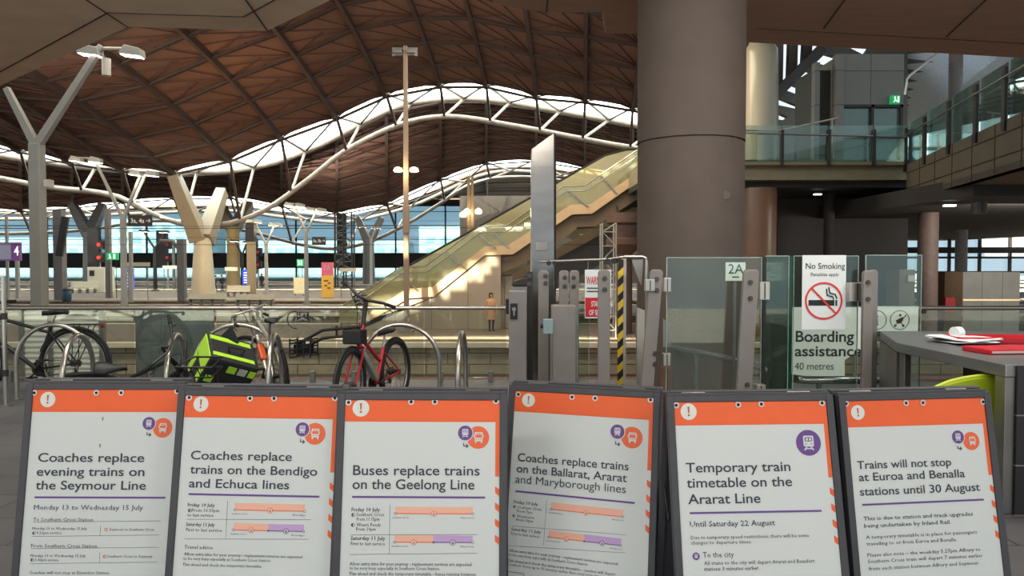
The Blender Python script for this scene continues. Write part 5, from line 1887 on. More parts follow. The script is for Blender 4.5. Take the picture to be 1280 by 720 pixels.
fin('rear plate of the rightmost fin', 1088, 1098, 337, 6.72, [], m=steel_d)
clampbox('wide steel clamp between the no smoking sign and the rightmost fin', 1059, 353, 1080, 377, 6.75)
# horizontal bumper tube
t = thing('bumper_tube', 'polished horizontal steel tube low behind the gate', 'tube', (at_x(1060, 7.1), 7.1, 0))
P = face(7.1)
q0, q1 = P.p(*P.px(1006, 475)), P.p(*P.px(1125, 475))
m = MB()
m.path([at(840, 433, 8.7), at(930, 452, 7.9), q0 + V((-.1, .05, .01)), q0, q1], .038, 14)
m.build('bar', chrome, t, smooth=50)
for q in (q0.lerp(q1, .15), q0.lerp(q1, .85), at(870, 440, 8.4)):
    MB().tube(q, V((q.x, q.y, 0)), .025, 10).build('leg', steel_d, t, smooth=40)
# no smoking sign
d = 6.78
P = face(d)
a0, b0 = P.px(1002, 412)
a1, b1 = P.px(1058, 319)
t = thing('no_smoking_sign', 'white no smoking sign with a red circle on the glass', 'sign', P.p((a0 + a1) / 2, b0))
m = MB()
P.quad(m, a0, b0, a1, b1, 0, .006)
m.build('plate', poster_m, t, bevel=.002)
blackink = mat('sign_black', '#15161a', .6, 0, .02)
m = MB()
P.text(m, 'No Smoking', P.px(1006.5, 380)[0], P.px(0, 336)[1], P.px(1055.5, 380)[0], .052, .004, .002, 4)
P.text(m, 'Penalties apply', P.px(1013, 380)[0], P.px(0, 345)[1], P.px(1048, 380)[0], .03, 0, .002, 3)
m.build('lettering', blackink, t)
a, b = P.px(1029.5, 376)
R_ = 23.5 * d / 960
m = MB()
for k, pts in enumerate((((1036, 359), (1037, 366), (1044, 368), (1046, 373)), ((1033, 361), (1034, 369), (1041, 371), (1042, 374)))):
    m.path([P.p(*P.px(*q), .002) for q in pts], .006, 6)
P.quad(m, *P.px(1010.5, 382), *P.px(1043, 375), .002)
P.quad(m, *P.px(1044, 382), *P.px(1046.5, 375), .002)
m.build('cigarette_symbol', blackink, t)
m = MB()
P.ring(m, a, b, R_ - .016, R_, .004, 48)
P.line(m, a - R_ * .68, b + R_ * .70, a + R_ * .68, b - R_ * .70, .016, .0042)
m.build('red_circle', mat('sign_red_bright', '#d22f2c', .5, 0, .03), t)
# boarding assistance sign on the far fence
d = 9.55
P = face(d)
a0, b0 = P.px(989, 470)
a1, b1 = P.px(1078, 384)
t = thing('boarding_sign', 'white boarding assistance sign standing behind the gate glass', 'sign', P.p((a0 + a1) / 2, 0))
greenish = mat('sign_plate_white', '#dfe3dc', .5, 0, .02)
m = MB()
m.prism([P.p(*P.px(*q)) for q in ((989, 384), (1078, 384), (1078, 436), (1056, 450), (1056, 470), (989, 470))], (0, .012, 0))
m.build('plate', greenish, t)
m = MB()
P.text(m, 'Boarding', P.px(995, 380)[0], P.px(0, 427)[1], P.px(1068, 380)[0], .135, .018, .003, 4)
P.text(m, 'assistance', P.px(994, 380)[0], P.px(0, 445)[1], P.px(1078, 380)[0], .13, .018, .003, 4)
P.text(m, '40 metres', P.px(994, 380)[0], P.px(0, 462)[1], P.px(1043, 380)[0], .09, .0, .003, 4)
m.build('lettering', blackink, t)
m = MB()
for px_ in (1000, 1050):
    m.tube(P.p(P.px(px_, 380)[0], b0 + .02, -.02), P.p(P.px(px_, 380)[0], -P.o.z, -.02), .02, 8)
m.build('leg', steel_d, t)
t = thing('pictogram_sign', 'white strip with information and pram symbols behind the steel counter', 'sign', P.p(*P.px(1118, 414)))
m = MB()
P.quad(m, *P.px(1080, 414), *P.px(1148, 383), 0, .012)
m.build('plate', greenish, t)
m = MB()
ca, cb_ = P.px(1124.5, 400)
rr = 12.2 * d / 960
P.ring(m, ca, cb_, rr * .93, rr, .003, 40)
ci, _ = P.px(1096, 400)
P.ring(m, ci, cb_, rr * .93, rr, .003, 40)
P.disc(m, ci, cb_ + .045, .016, .003)
P.quad(m, ci - .012, cb_ - .06, ci + .012, cb_ + .02, .003)
P.quad(m, ci - .02, cb_ - .065, ci + .02, cb_ - .05, .003)
# pram: child, hood, seat, wheels, handle
P.disc(m, ca + .005, cb_ + .06, .016, .003)
P.poly(m, [(ca - .05, cb_ - .005), (ca + .04, cb_ + .04), (ca + .045, cb_ + .0), (ca + .01, cb_ - .045), (ca - .03, cb_ - .045)], .003)
P.line(m, ca + .02, cb_ + .0, ca + .085, cb_ + .065, .012, .0032)
P.line(m, ca + .02, cb_ - .03, ca + .045, cb_ - .065, .01, .0032)
P.line(m, ca - .03, cb_ - .04, ca - .05, cb_ - .065, .01, .0032)
P.disc(m, ca + .045, cb_ - .07, .017, .0034)
P.disc(m, ca - .055, cb_ - .07, .017, .0034)
m.build('symbol_print', blackink, t)
# plate added behind the gate glass to give its 2A reflection
d = 9.0
P = face(7.9)
t = thing('platform_sign', 'small white plate added for the 2A reflection in the big glass panel', 'sign', P.p(*P.px(920, 350)))
m = MB()
P.quad(m, *P.px(907, 351), *P.px(932, 328), 0, .01)
m.build('plate', greenish, t)
m = MB()
P.text(m, '2A', P.px(910, 380)[0], P.px(0, 342)[1], P.px(929, 380)[0], .1, .0, .002, 3)
P.quad(m, *P.px(915, 347), *P.px(924, 345.5), .002)
m.build('lettering', mat('teal_ink', '#1f4a47', .6), t)
m = MB()
q = P.p(*P.px(919, 351), -.02)
m.tube(q + V((0, 0, .1)), V((q.x, q.y, 0)), .018, 8)
m.build('pole', steel_d, t)

# ------------------------------------------------------------------ steel counter on the right
CZ = .9
cf = onz(1121, 428, CZ)
cb2 = onz(1100, 414, CZ)
cn = onz(1257, 456, CZ)
t = thing('steel_counter', 'stainless steel counter with a dark tiled end on the right', 'counter', (cf.x + .5, 5.2, 0))
ctop = mat('counter_steel', '#8b8c8c', .35, .7, .08, 3)
MB().prism([V((cf.x, cf.y, CZ - .075)), V((cb2.x, cb2.y, CZ - .075)), V((cb2.x + 1.6, cb2.y, CZ - .075)), V((cb2.x + 1.6, cn.y, CZ - .075)), V((cn.x, cn.y, CZ - .075))], (0, 0, .075)).build('top', ctop, t, bevel=.006)
P0, P1 = V((cf.x, cf.y, 0)), V((cn.x, cn.y, 0))
dv = (P1 - P0).normalized()
m = MB()
m.box((cf.x + .01, cf.y - .1, 0), (cf.x + .06, cf.y - .02, CZ - .075))
m.build('leg', steel_d, t, bevel=.004)
m = MB()
m.box((cn.x + .0, cn.y + .0, 0), (cn.x + .06, cn.y + .1, CZ - .075))
m.build('leg', steel_d, t, bevel=.004)
m = MB()
m.prism([V((cf.x, cf.y, 0)), V((cb2.x, cb2.y, 0)), V((cb2.x + .03, cb2.y, 0)), V((cf.x + .03, cf.y, 0))], (0, 0, CZ - .08))
m.build('end_panel', steel_d, t)
MB().box((cf.x + .5, cn.y + .1, 0), (cf.x + .54, cf.y - .02, CZ - .08)).build('back_panel', mat('counter_dark', '#38302b', .6), t)
dm = mat('drawer_brown', '#4a3a33', .55)
for k, (y0, y1) in enumerate(((cf.y - .75, cf.y - .15), (cf.y - 1.25, cf.y - .8))):
    for z0, z1 in ((.52, .76), (.2, .48)):
        dr = MB().box((cf.x + .42, y0, z0), (cf.x + .5, y1, z1)).build('drawer', dm, t, bevel=.005)
        MB().path([V((cf.x + .42, y0 + .22, (z0 + z1) / 2)), V((cf.x + .385, y0 + .22, (z0 + z1) / 2)), V((cf.x + .385, y0 + .38, (z0 + z1) / 2)), V((cf.x + .42, y0 + .38, (z0 + z1) / 2))], .008, 6).build('handle', black, dr)
tile = grid_mat('dark_tile', '#2c2b2c', '#8d8d8a', .9, .3, .004, .35, 'xz', .15, .0)
MB().box((cn.x + .06, cn.y - .02, 0), (cn.x + 1.65, cn.y + .06, CZ - .005)).build('tiled_end', tile, t)
MB().cyl((cn.x + .34, cn.y + .45, .72), .02, .16, 12, 'x').build('tap', chrome, t, smooth=40)
# things on the counter
t = thing('paper_pile', 'crumpled white papers lying on the steel counter', 'papers', onz(1205, 430, CZ))
base = onz(1204, 429, CZ)
m = MB()
for k in range(3):
    a = .3 * k
    R_ = M4.Rotation(a, 3, 'Z')
    n_ = 6
    vs, fs = [], []
    for i in range(n_ + 1):
        for j in range(n_ + 1):
            x, y = (i / n_ - .5) * .3, (j / n_ - .5) * .42
            z = .012 + .01 * k + .012 * (1 + math.sin(9 * x + k) * math.cos(7 * y + 2 * k)) + rnd.uniform(0, .004)
            vs.append(R_ @ V((x, y, z)) + base)
    for i in range(n_):
        for j in range(n_):
            fs.append((i * (n_ + 1) + j, i * (n_ + 1) + j + 1, (i + 1) * (n_ + 1) + j + 1, (i + 1) * (n_ + 1) + j))
    m.add(vs, fs)
po_ = m.build('sheets', poster_m, t)
sm_ = po_.modifiers.new('t', 'SOLIDIFY')
sm_.thickness = .004
t = thing('tape_roll', 'white roll standing on the papers on the counter', 'roll', onz(1196, 425, CZ))
c_ = onz(1196, 426, CZ)
MB().cyl(c_ + V((0, 0, .06)), .05, .06, 24, (1, .3, 0)).build('roll', poster_m, t, smooth=40)
red_m = mat('red_plastic', '#c4202c', .4, 0, .08, 6)
t = thing('red_folder', 'flat red plastic folder at the near end of the counter', 'folder', onz(1245, 437, CZ))
q = onz(1250, 441, CZ)
MB().box((-.16, -.12, 0), (.5, .16, .035), M4.Rotation(.1, 3, 'Z'), q).build('cover', red_m, t, bevel=.008)
MB().box((-.15, -.121, .011), (.45, -.1, .025), M4.Rotation(.1, 3, 'Z'), q).build('pages', poster_m, t)
t = thing('red_tray', 'red plastic tray behind the folder on the counter', 'tray', onz(1235, 427, CZ))
q = onz(1238, 428, CZ)
m = MB()
R_ = M4.Rotation(-.1, 3, 'Z')
m.box((-.3, -.14, 0), (.6, .14, .012), R_, q)
for a, b in (((-.3, -.14, 0), (-.28, .14, .05)), ((.58, -.14, 0), (.6, .14, .05)), ((-.3, -.14, 0), (.6, -.125, .05)), ((-.3, .125, 0), (.6, .14, .05))):
    m.box(a, b, R_, q)
m.build('body', red_m, t)
# lime green curved cover under the counter
t = thing('plastic_cover', 'lime green curved plastic cover propped under the counter', 'cover', (cn.x, cn.y + .25, 0))
d = 4.35
d = cn.y + .22
P = face(d)
arc = [(1166, 489), (1175, 484), (1190, 478), (1207, 474), (1225, 471.5), (1240, 470.5), (1248, 470.5)]
inner = [(1248, 600), (1232, 600), (1226, 560), (1210, 530), (1190, 508), (1168, 494)]
m = MB()
m.prism([P.p(*P.px(*q)) for q in arc + inner], (-.0, .05, 0))
lm = mat('lime_plastic', '#b5c926', .45, 0, .06, 4)
m.build('shell', lm, t, bevel=.01)
m = MB()
m.path([P.p(*P.px(*q), -.02) for q in arc], .016, 8)
m.build('rim', lm, t, smooth=50)
m = MB()
q = P.p(*P.px(1240, 600), -.025)
m.tube(q, V((q.x, q.y, 0)), .02, 8)
m.build('leg', lm, t)

# ------------------------------------------------------------------ forked column under the roof valley
yc = thing('forked_column', 'big forked column with a cream conical base under the roof valley', 'column', (at_x(254, 73), 73, PZ))
d = 73
r0, r1 = 14.5 * d / 960, 10 * d / 960
MB().lathe([(r0 * 1.03, PZ), (r0, PZ + .4), (r1, zpx(300, d)), (r1 * .9, zpx(297, d))], (at_x(254, d), d, 0), 40).build('cone_base', cream, yc, smooth=40)
arm_m = mat('arm_taupe', '#85765f', .5, 0, .06, 1)
for (x, y, dd) in ((219, 219, 71.5), (279, 240, 77)):
    a = X(253 + (x - 253) * .1, 300, d)
    b = V((at_x(x, dd), dd, zpx(y, dd)))
    MB().beam(a, b, 1.5, 1.7, (0, 1, 0), .95, 1.2).build('arm', arm_m, yc, bevel=.06)
point('column_light', (at_x(246, 68), 68, 2.0), 260, (1, .72, .32), .4)
yc2 = thing('tan_column', 'warm lit tan column behind the forked column', 'column', (at_x(292, 96), 96, PZ))
MB().lathe([(8 * 96 / 960, PZ), (7.5 * 96 / 960, zpx(284, 96))], (at_x(292, 96), 96, 0), 28).build('shaft', tan_col, yc2, smooth=40)
MB().beam(V((at_x(292, 96), 96, zpx(288, 96))), V((at_x(276, 100), 100, zpx(258, 100))), 1.2, 1.2, (0, 1, 0)).build('arm', arm_m, yc2)
MB().beam(V((at_x(292, 96), 96, zpx(288, 96))), V((at_x(312, 100), 100, zpx(256, 100))), 1.2, 1.2, (0, 1, 0)).build('arm', arm_m, yc2)
t = thing('forked_column', 'grey forked column far left behind the tall lamp post', 'column', (at_x(113, 98), 98, PZ))
MB().lathe([(9 * 98 / 960, PZ), (7 * 98 / 960, zpx(290, 98))], (at_x(113, 98), 98, 0), 24).build('cone_base', grey_paint, t, smooth=40)
for x in (92, 130):
    MB().beam(V((at_x(113, 98), 98, zpx(294, 98))), V((at_x(x, 100), 100, zpx(256, 100))), 1.3, 1.3, (0, 1, 0), .9, .9).build('arm', grey_paint, t)
t = thing('forked_column', 'pale forked column right of the lattice mast', 'column', (at_x(461, 112), 112, PZ))
MB().lathe([(8 * 112 / 960, PZ), (6.5 * 112 / 960, zpx(300, 112))], (at_x(461, 112), 112, 0), 24).build('cone_base', grey_paint, t, smooth=40)
for x in (447, 478):
    MB().beam(V((at_x(461, 112), 112, zpx(304, 112))), V((at_x(x, 112), 112, zpx(272, 112))), 1.2, 1.2, (0, 1, 0), .8, .8).build('arm', grey_paint, t)

# ------------------------------------------------------------------ lamp posts
lens_w = mat('lamp_lens', '#fff6ea', .4, emit=7)
lens_y = mat('lamp_lens_warm', '#ffdf9a', .4, emit=7)
def head(t, p, sz_, mt, lens, tiltx=0):
    R_ = M4.Rotation(tiltx, 3, 'Y')
    m = MB()
    a = []
    for (fx, fz) in ((-1, -.3), (1, -.3), (.8, .35), (-.6, .5)):
        a.append(R_ @ V((fx * sz_, -sz_ * .55, fz * sz_)) + p)
    m.prism(a, (0, sz_ * 1.1, 0))
    h = m.build('lamp_head', mt, t, bevel=.02)
    MB().prism([R_ @ V((-.85 * sz_, -.48 * sz_, -.32 * sz_)) + p, R_ @ V((.85 * sz_, -.48 * sz_, -.32 * sz_)) + p, R_ @ V((.85 * sz_, .48 * sz_, -.32 * sz_)) + p, R_ @ V((-.85 * sz_, .48 * sz_, -.32 * sz_)) + p], (0, 0, -.06 * sz_)).build('lens', lens, h)
def ylamp(label, px, d, pyf, arms, w0, hs, mt, lens, heads=True, light=0):
    x = at_x(px, d)
    t = thing('lamp_post', label, 'lamp post', (x, d, PZ), group='forked lamp posts on the platforms')
    zf = zpx(pyf, d)
    MB().beam((x, d, PZ), (x, d, zf + .1), w0 * 1.1, w0 * 1.1, (0, 1, 0), w0, w0).build('pole', mt, t, bevel=.03)
    MB().cbox((x, d, PZ + .06), (w0 * 2, w0 * 2, .12)).build('base_plate', steel_d, t)
    for k, (ax, ay, hp) in enumerate(arms):
        top = V((at_x(ax, d), d, zpx(ay, d)))
        MB().beam((x, d, zf), top, w0 * .68, w0 * .68, (0, 1, 0), w0 * .5, w0 * .5).build('arm', mt, t, bevel=.02)
        if hp:
            ps = [V((at_x(hx, d), d, zpx(hy, d))) for hx, hy in hp]
            MB().tube(ps[0] + V((0, 0, hs * .3)), ps[-1] + V((0, 0, hs * .3)), w0 * .16, 8).build('crossbar', mt, t)
            for p in ps:
                head(t, p, hs, mt, lens, .12)
            if light:
                point('lamp_light', ps[0] - V((0, .2, hs * 1.2)), light, (1, .85, .6), .3)
    return t
t = ylamp('tallest forked lamp post, at the left, with two lit heads under the soffit', 49, 28.8, 184, [(132, 60, [(118, 67), (170, 68)]), (13, 112, [])], .42, .42, mat('post_grey', '#7f7e79', .5, 0, .05, 2), lens_w, light=0)
p = X(133, 84, 28.6)
MB().cyl(p, .16, .62, 20).build('loudspeaker', white_paint, t, smooth=40)
m = MB()
m.tube(X(57, 228, 28.6), X(62, 226, 28.5), .06, 8)
m.cbox(X(61, 229, 28.4), (.2, .3, .25))
m.build('camera_bracket', white_paint, t)
ylamp('forked lamp post carrying the 3a 4a sign, with two pairs of lit heads', 155, 50, 274, [(122, 203, [(98, 200), (122, 201)]), (178, 219, [(172, 217), (192, 218)])], .3, .42, white_paint, lens_w, light=60)
ylamp('forked lamp post carrying the 6a 8a sign', 383, 55, 292, [(371, 262, [(362, 256), (376, 257)]), (396, 264, [(389, 262), (403, 263)])], .24, .34, white_paint, lens_y, light=50)
ylamp('slim forked lamp post between the two grey lamp posts', 333, 72, 306, [(320, 279, [(313, 277), (323, 277)]), (343, 283, [(341, 281), (349, 281)])], .26, .36, white_paint, lens_y, light=50)
ylamp('dark forked lamp post left of the forked column', 194, 84, 311, [(180, 289, [(178, 289), (184, 289)]), (206, 291, [(203, 290), (209, 290)])], .3, .3, dark_metal, lens_w)
ylamp('slim dark forked lamp post in front of the tan column', 303, 92, 319, [(294, 301, [(291, 301), (296, 301)]), (309, 303, [(307, 303), (311, 303)])], .3, .3, dark_metal, lens_w)
ylamp('forked lamp post low beside the staircase glass', 464, 100, 300, [(456, 284, [(452, 284), (459, 284)]), (470, 285, [(467, 285), (474, 285)])], .3, .3, white_paint, lens_w)
# tall straight mast in front of the stairs
d = 32.6
x = at_x(508, d)
t = thing('lamp_mast', 'tall straight mast in front of the staircase with warm lamps halfway up', 'lamp post', (x, d, PZ))
mast_m = mat('mast_taupe', '#7d6b5a', .5, 0, .06, 1)
m = MB()
m.beam((x, d, PZ), (x, d, zpx(292, d)), .22, .22, (0, 1, 0))
m.beam((x, d, zpx(292, d)), (x, d, zpx(258, d)), .27, .27, (0, 1, 0))
m.beam((x, d, zpx(258, d)), (x, d, zpx(60, d)), .22, .22, (0, 1, 0), .17, .17)
m.build('pole', mast_m, t, bevel=.02)
MB().cbox((x, d, PZ + .05), (.6, .6, .1)).build('base_plate', steel_d, t)
m = MB()
m.tube(X(491, 61, d), X(521, 61, d), .06, 8)
m.tube(X(491, 68, d), X(521, 68, d), .05, 8)
for px_ in (492, 520):
    m.cbox(X(px_, 65, d), (.12, .12, .35))
m.build('top_crossbar', grey_paint, t)
for px_ in (497, 514):
    MB().cbox(X(px_, 65, d), (.38, .34, .14)).build('floodlight', grey_paint, t, bevel=.02)
MB().tube(X(497, 211, d), X(519, 211, d), .05, 8).build('lamp_bar', mast_m, t)
for px_ in (498, 518):
    head(t, X(px_, 212, d), .2, mast_m, lens_y)
    MB().lathe([(.02, .1), (.15, .05), (.19, -.06), (.14, -.12)], X(px_, 212, d) + V((0, -.14, 0)), 16).build('globe', lens_y, t, smooth=50)
    point('mast_light', X(px_, 214, d - .5), 60, (1, .78, .45), .15)
# twin mast behind the stairs
d = 60
t = thing('lamp_mast', 'twin tan mast with warm lamps rising behind the escalator', 'lamp post', (at_x(588, d), d, PZ))
for px_ in (586, 590.5):
    MB().beam((at_x(px_, d), d, PZ), (at_x(px_, d), d, zpx(221, d)), .22, .22, (0, 1, 0)).build('pole', mat('mast_tan', '#86714f', .5, 0, .05, 1), t)
MB().tube(X(578, 265, d), X(600, 265, d), .06, 8).build('lamp_bar', dark_metal, t)
for px_, py_ in ((579, 268), (584, 264), (598, 264)):
    MB().lathe([(.03, .25), (.24, .1), (.3, -.1), (.2, -.22)], X(px_, py_, d), 16).build('globe', lens_y, t, smooth=50)
point('mast_light', X(588, 266, d - 1), 120, (1, .78, .45), .3)

# plain posts
def post(name, label, px0, px1, py0, d, m, dark=None, arm=None):
    x = at_x((px0 + px1) / 2, d)
    wd = (px1 - px0) * d / 960
    t = thing(name, label, 'post', (x, d, PZ))
    MB().beam((x, d, PZ), (x, d, zpx(py0, d)), wd, wd, (0, 1, 0)).build('shaft', m, t, bevel=.03)
    if dark:
        MB().beam((x, d, zpx(dark, d)), (x, d, zpx(py0, d) + .05), wd * 1.15, wd * 1.15, (0, 1, 0)).build('dark_sleeve', dark_metal, t)
    if arm:
        MB().path([X(arm[0], arm[1], d), X(arm[2], arm[3], d), X(arm[4], arm[5], d)], .14, 8).build('arm', m, t)
    return t
post('square_post', 'square grey post with a bent arm left of the forked column', 223, 232, 299, 60, grey_paint, arm=(200, 301, 216, 302, 226, 315))
post('square_post', 'tan square post with a dark sleeved top right of the tan column', 310, 319, 279, 70, mat('post_tan', '#9c8a6c', .5), dark=302)
post('square_post', 'thick grey post with a tilted dark screen behind the tallest lamp post', 70, 81, 262, 62, grey_paint)
t = thing('tilted_screen', 'dark tilted screen leaning on the thick grey post', 'screen', X(77, 318, 61.55))
MB().beam(X(74, 320, 61.55), X(82, 271, 61.55), .55, .25, (0, 1, 0)).build('case', dark_metal, t, bevel=.03)
post('signal_pole', 'thin grey pole left of the green exit box', 133, 139, 262, 66, grey_paint)
post('signal_pole', 'thin pale pole beside the blue poster on the left', 162, 166, 290, 58, white_paint)
post('signal_pole', 'slim pole at the far left edge under the purple screen', 8, 11, 270, 60, white_paint)
post('signal_pole', 'slim pole right of the purple screen', 20, 24, 310, 64, white_paint)
post('signal_pole', 'slim pale pole under the small white sign bar', 216, 219, 300, 88, grey_paint)
# red signals
for i, (px_, py0, lab) in enumerate(((125, 306, 'red railway signal on the left with two lit lamps'), (210, 306, 'dark railway signal with red lamps left of the forked column'), (323, 315, 'small railway signal with a red lamp beside the dark sleeved post'))):
    d = (83, 92, 96)[i]
    t = thing('railway_signal', lab, 'signal', (at_x(px_, d), d, PZ))
    MB().tube((at_x(px_, d), d, PZ), (at_x(px_, d), d, zpx(py0 + 20, d)), .1, 8).build('pole', white_paint, t)
    MB().cbox(X(px_ - 7, py0 + 5, d), (1.2, .6, 4.4)).build('backboard', dark_metal, t)
    for k in (0, 16):
        c_ = X(px_, py0 + k, d)
        MB().cbox(c_, (.9, .5, 1.0)).build('lamp_case', dark_metal, t)
        MB().cyl(c_ - V((0, .3, 0)), .17, .1, 16, 'y').build('red_lens', mat('signal_red', '#ff2a18', .4, emit=3) if i == 0 and k == 0 else (MATS['signal_red'] if i == 0 else MATS['sign_red']), t)
# green exit boxes
for px0, px1, py0, py1, d, lab in ((133, 147, 316, 325, 65, 'lit green exit sign hanging on the left'), (371, 379, 324, 333, 80, 'lit green exit sign left of the 7A sign')):
    t = thing('exit_sign', lab, 'sign', X((px0 + px1) / 2, py1, d))
    P = face(d)
    a0, b0 = P.px(px0, py1)
    a1, b1 = P.px(px1, py0)
    MB().box((a0, d, b0), (a1, d + .2, b1)).build('box', gsign, t)
    m = MB()
    h = b1 - b0
    P.disc(m, a0 + .3 * (a1 - a0), b0 + .72 * h, .12 * h, .02, 12)
    P.line(m, a0 + .3 * (a1 - a0), b0 + .6 * h, a0 + .42 * (a1 - a0), b0 + .2 * h, .14 * h, .02)
    P.line(m, a0 + .36 * (a1 - a0), b0 + .4 * h, a0 + .2 * (a1 - a0), b0 + .2 * h, .1 * h, .02)
    P.quad(m, a0 + .62 * (a1 - a0), b0 + .18 * h, a0 + .8 * (a1 - a0), b0 + .82 * h, .02)
    m.build('running_figure', white_em, t)
    m = MB()
    for f in (.2, .8):
        m.tube((a0 + (a1 - a0) * f, d + .1, PZ), (a0 + (a1 - a0) * f, d + .1, b0), .03, 6)
    m.build('leg', dark_metal, t)

# signs with platform numbers
def board(name, label, px0, py0, px1, py1, d, mp, lines, mt, cat='sign', legs=False, th=.08, group=None):
    P = face(d)
    a0, b0 = P.px(px0, py1)
    a1, b1 = P.px(px1, py0)
    t = thing(name, label, cat, P.p((a0 + a1) / 2, b0) if not legs else ((a0 + a1) / 2, d, PZ))
    MB().box((a0, d, b0), (a1, d + th, b1)).build('panel', mp, t, bevel=.01)
    if lines:
        m = MB()
        for s, f0, f1, fb, fc in lines:
            P.text(m, s, a0 + (a1 - a0) * f0, b0 + (b1 - b0) * fb, a0 + (a1 - a0) * f1, (b1 - b0) * fc, .015, .012, 2)
        m.build('lettering', mt, t)
    if legs:
        for f in (.1, .9):
            xx = a0 + (a1 - a0) * f
            MB().tube((xx, d + th / 2, PZ), (xx, d + th / 2, b0), .04, 8).build('leg', steel_d, t)
    return t, P, a0, b0, a1, b1
signdark = mat('sign_brown', '#3b2f28', .5)
sl_white = mat('sign_letter', '#e9e2d4', .5, emit=.15)
def arrow(P, a, b, s, t, mt):
    m = MB()
    P.line(m, a - s, b, a + s, b, s * .3, .014)
    P.line(m, a + s * .2, b + s * .8, a + s, b, s * .3, .014)
    P.line(m, a + s * .2, b - s * .8, a + s, b, s * .3, .014)
    m.build('arrow', mt, t)
t, P, a0, b0, a1, b1 = board('platform_sign', 'dark sign reading 3a, 4a with an arrow on a lamp post', 160, 269, 190, 283, 49.7, signdark, [('3a, 4a', .12, .68, .32, .4)], sl_white)
arrow(P, a0 + (a1 - a0) * .84, (b0 + b1) / 2, .14, t, sl_white)
t, P, a0, b0, a1, b1 = board('platform_sign', 'dark sign reading 6a, 8a with an arrow on a lamp post', 390, 296, 407, 306, 54.7, signdark, [('6a, 8a', .1, .68, .32, .4)], sl_white)
arrow(P, a0 + (a1 - a0) * .84, (b0 + b1) / 2, .1, t, sl_white)
pink = mat('sign_pink', '#d8577f', .5, emit=.12)
t, P, a0, b0, a1, b1 = board('totem_sign', 'pink and yellow 7A totem sign on the platform', 402, 328, 416, 372, 66, mat('totem_yellow', '#e2b04a', .5, emit=.1), None, None, th=.3)
m = MB()
bmid = P.px(402, 344)[1]
P.quad(m, a0 + .01, bmid, a1 - .01, b1 - .01, .012, .01)
m.build('pink_panel', pink, t)
m = MB()
P.text(m, '7A', a0 + .2, P.px(402, 338)[1], a1 - .2, .46, .02, .016, 3)
for k in range(2):
    P.quad(m, a0 + .2, P.px(402, 342.2 + k)[1], a1 - .2, P.px(402, 341.8 + k)[1], .016)
m.build('lettering', white_paint, t)
m = MB()
for k, (f0, f1) in enumerate(((.2, .6), (.55, .8), (.25, .5), (.5, .8))):
    P.quad(m, a0 + f0 * (a1 - a0), P.px(0, 352 + k * 3)[1], a0 + f1 * (a1 - a0), P.px(0, 350 + k * 3)[1], .012)
m.build('map_print', mat('totem_brown', '#8a5a2c', .5), t)
blue_e = mat('screen_blue', '#1f3fd0', .4, emit=1.2)
for px0, px1, py0, py1, d, lab in ((156, 166, 336, 362, 70, 'lit blue advertising screen on the left platform'), (303, 312, 337, 356, 88, 'lit blue advertising screen beside the tan column')):
    t, P, a0, b0, a1, b1 = board('advert_screen', lab, px0, py0, px1, py1, d, blue_e, None, None, cat='screen', th=.25)
    m = MB()
    for k in range(5):
        f = .12 + .16 * k
        P.quad(m, a0 + .2 * (a1 - a0), b0 + f * (b1 - b0), a0 + (.6 + .2 * (k % 2)) * (a1 - a0), b0 + (f + .06) * (b1 - b0), .012)
    m.build('white_print', white_em, t)
    MB().box((a0 + .1, d + .05, PZ), (a1 - .1, d + .2, b0)).build('foot', dark_metal, t)
scr = mat('screen_purple', '#6a3b7c', .4, emit=.35)
t, P, a0, b0, a1, b1 = board('display_screen', 'purple departure screen with the figure 4 at the left edge', -12, 303, 24, 326, 55, scr, [('4', .82, .98, .3, .5)], white_em, cat='screen', th=.3)
MB().beam((a0 + .2, 55.1, b1), (a0 + .2, 55.1, b1 + 3), .1, .1, (0, 1, 0)).build('hanger', dark_metal, t)
MB().box((a0 + .1, 54.96, b0 + .1), (a0 + (a1 - a0) * .72, 55, b1 - .1)).build('grey_panel', mat('screen_grey', '#9a98b0', .4, emit=.2), t)
ivory = mat('ivory_panel', '#d6cfb8', .6, 0, .04)
board('name_sign', 'long pale station name sign left of the grey square post', 157, 328, 187, 333, 60, ivory, None, None, legs=True)
board('name_sign', 'short pale name sign bar beside the grey square post', 203, 332, 222, 336, 84, ivory, None, None, legs=True)
board('name_sign', 'pale name sign on poles near the foot of the stairs', 424, 335, 445, 339.5, 64, ivory, None, None, legs=True)
board('name_sign', 'small white name sign beside the tan column', 281, 334, 297, 338.5, 80, ivory, None, None, legs=True)
board('info_panel', 'cream information panel left of the 7A totem', 367, 347, 380, 367, 70, mat('cream_panel', '#e6dcae', .5, emit=.2), None, None, th=.25, legs=True)
# benches and low cabinets
def bench(label, px0, px1, py0, py1, d):
    P = face(d)
    a0, b0 = P.px(px0, py1)
    a1, b1 = P.px(px1, py0)
    t = thing('platform_bench', label, 'bench', ((a0 + a1) / 2, d, PZ), group='pale platform benches')
    MB().box((a0, d + .32, b0), (a1, d + .4, b1)).build('backrest', ivory, t, bevel=.02)
    MB().box((a0, d - .1, PZ + .42), (a1, d + .35, PZ + .48)).build('seat', ivory, t, bevel=.01)
    for f in (.08, .36, .64, .92):
        xx = a0 + (a1 - a0) * f
        MB().box((xx - .04, d - .05, PZ), (xx + .04, d + .4, max(PZ + .43, b0 + .02))).build('leg', steel_d, t)
bench('pale bench in front of the conical column base', 233, 281, 367, 378, 54)
bench('pale bench right of the conical column base, in the middle of the row', 292, 341, 368, 379, 53)
bench('pale bench farther back, below the blue screen', 282, 311, 357, 366, 68)
bench('pinkish bench behind the tall lamp post on the left', 86, 120, 352, 360, 76)
t = thing('ticket_machine', 'pale boxy cabinet beside the red signal on the left', 'cabinet', (at_x(118, 78), 78, PZ))
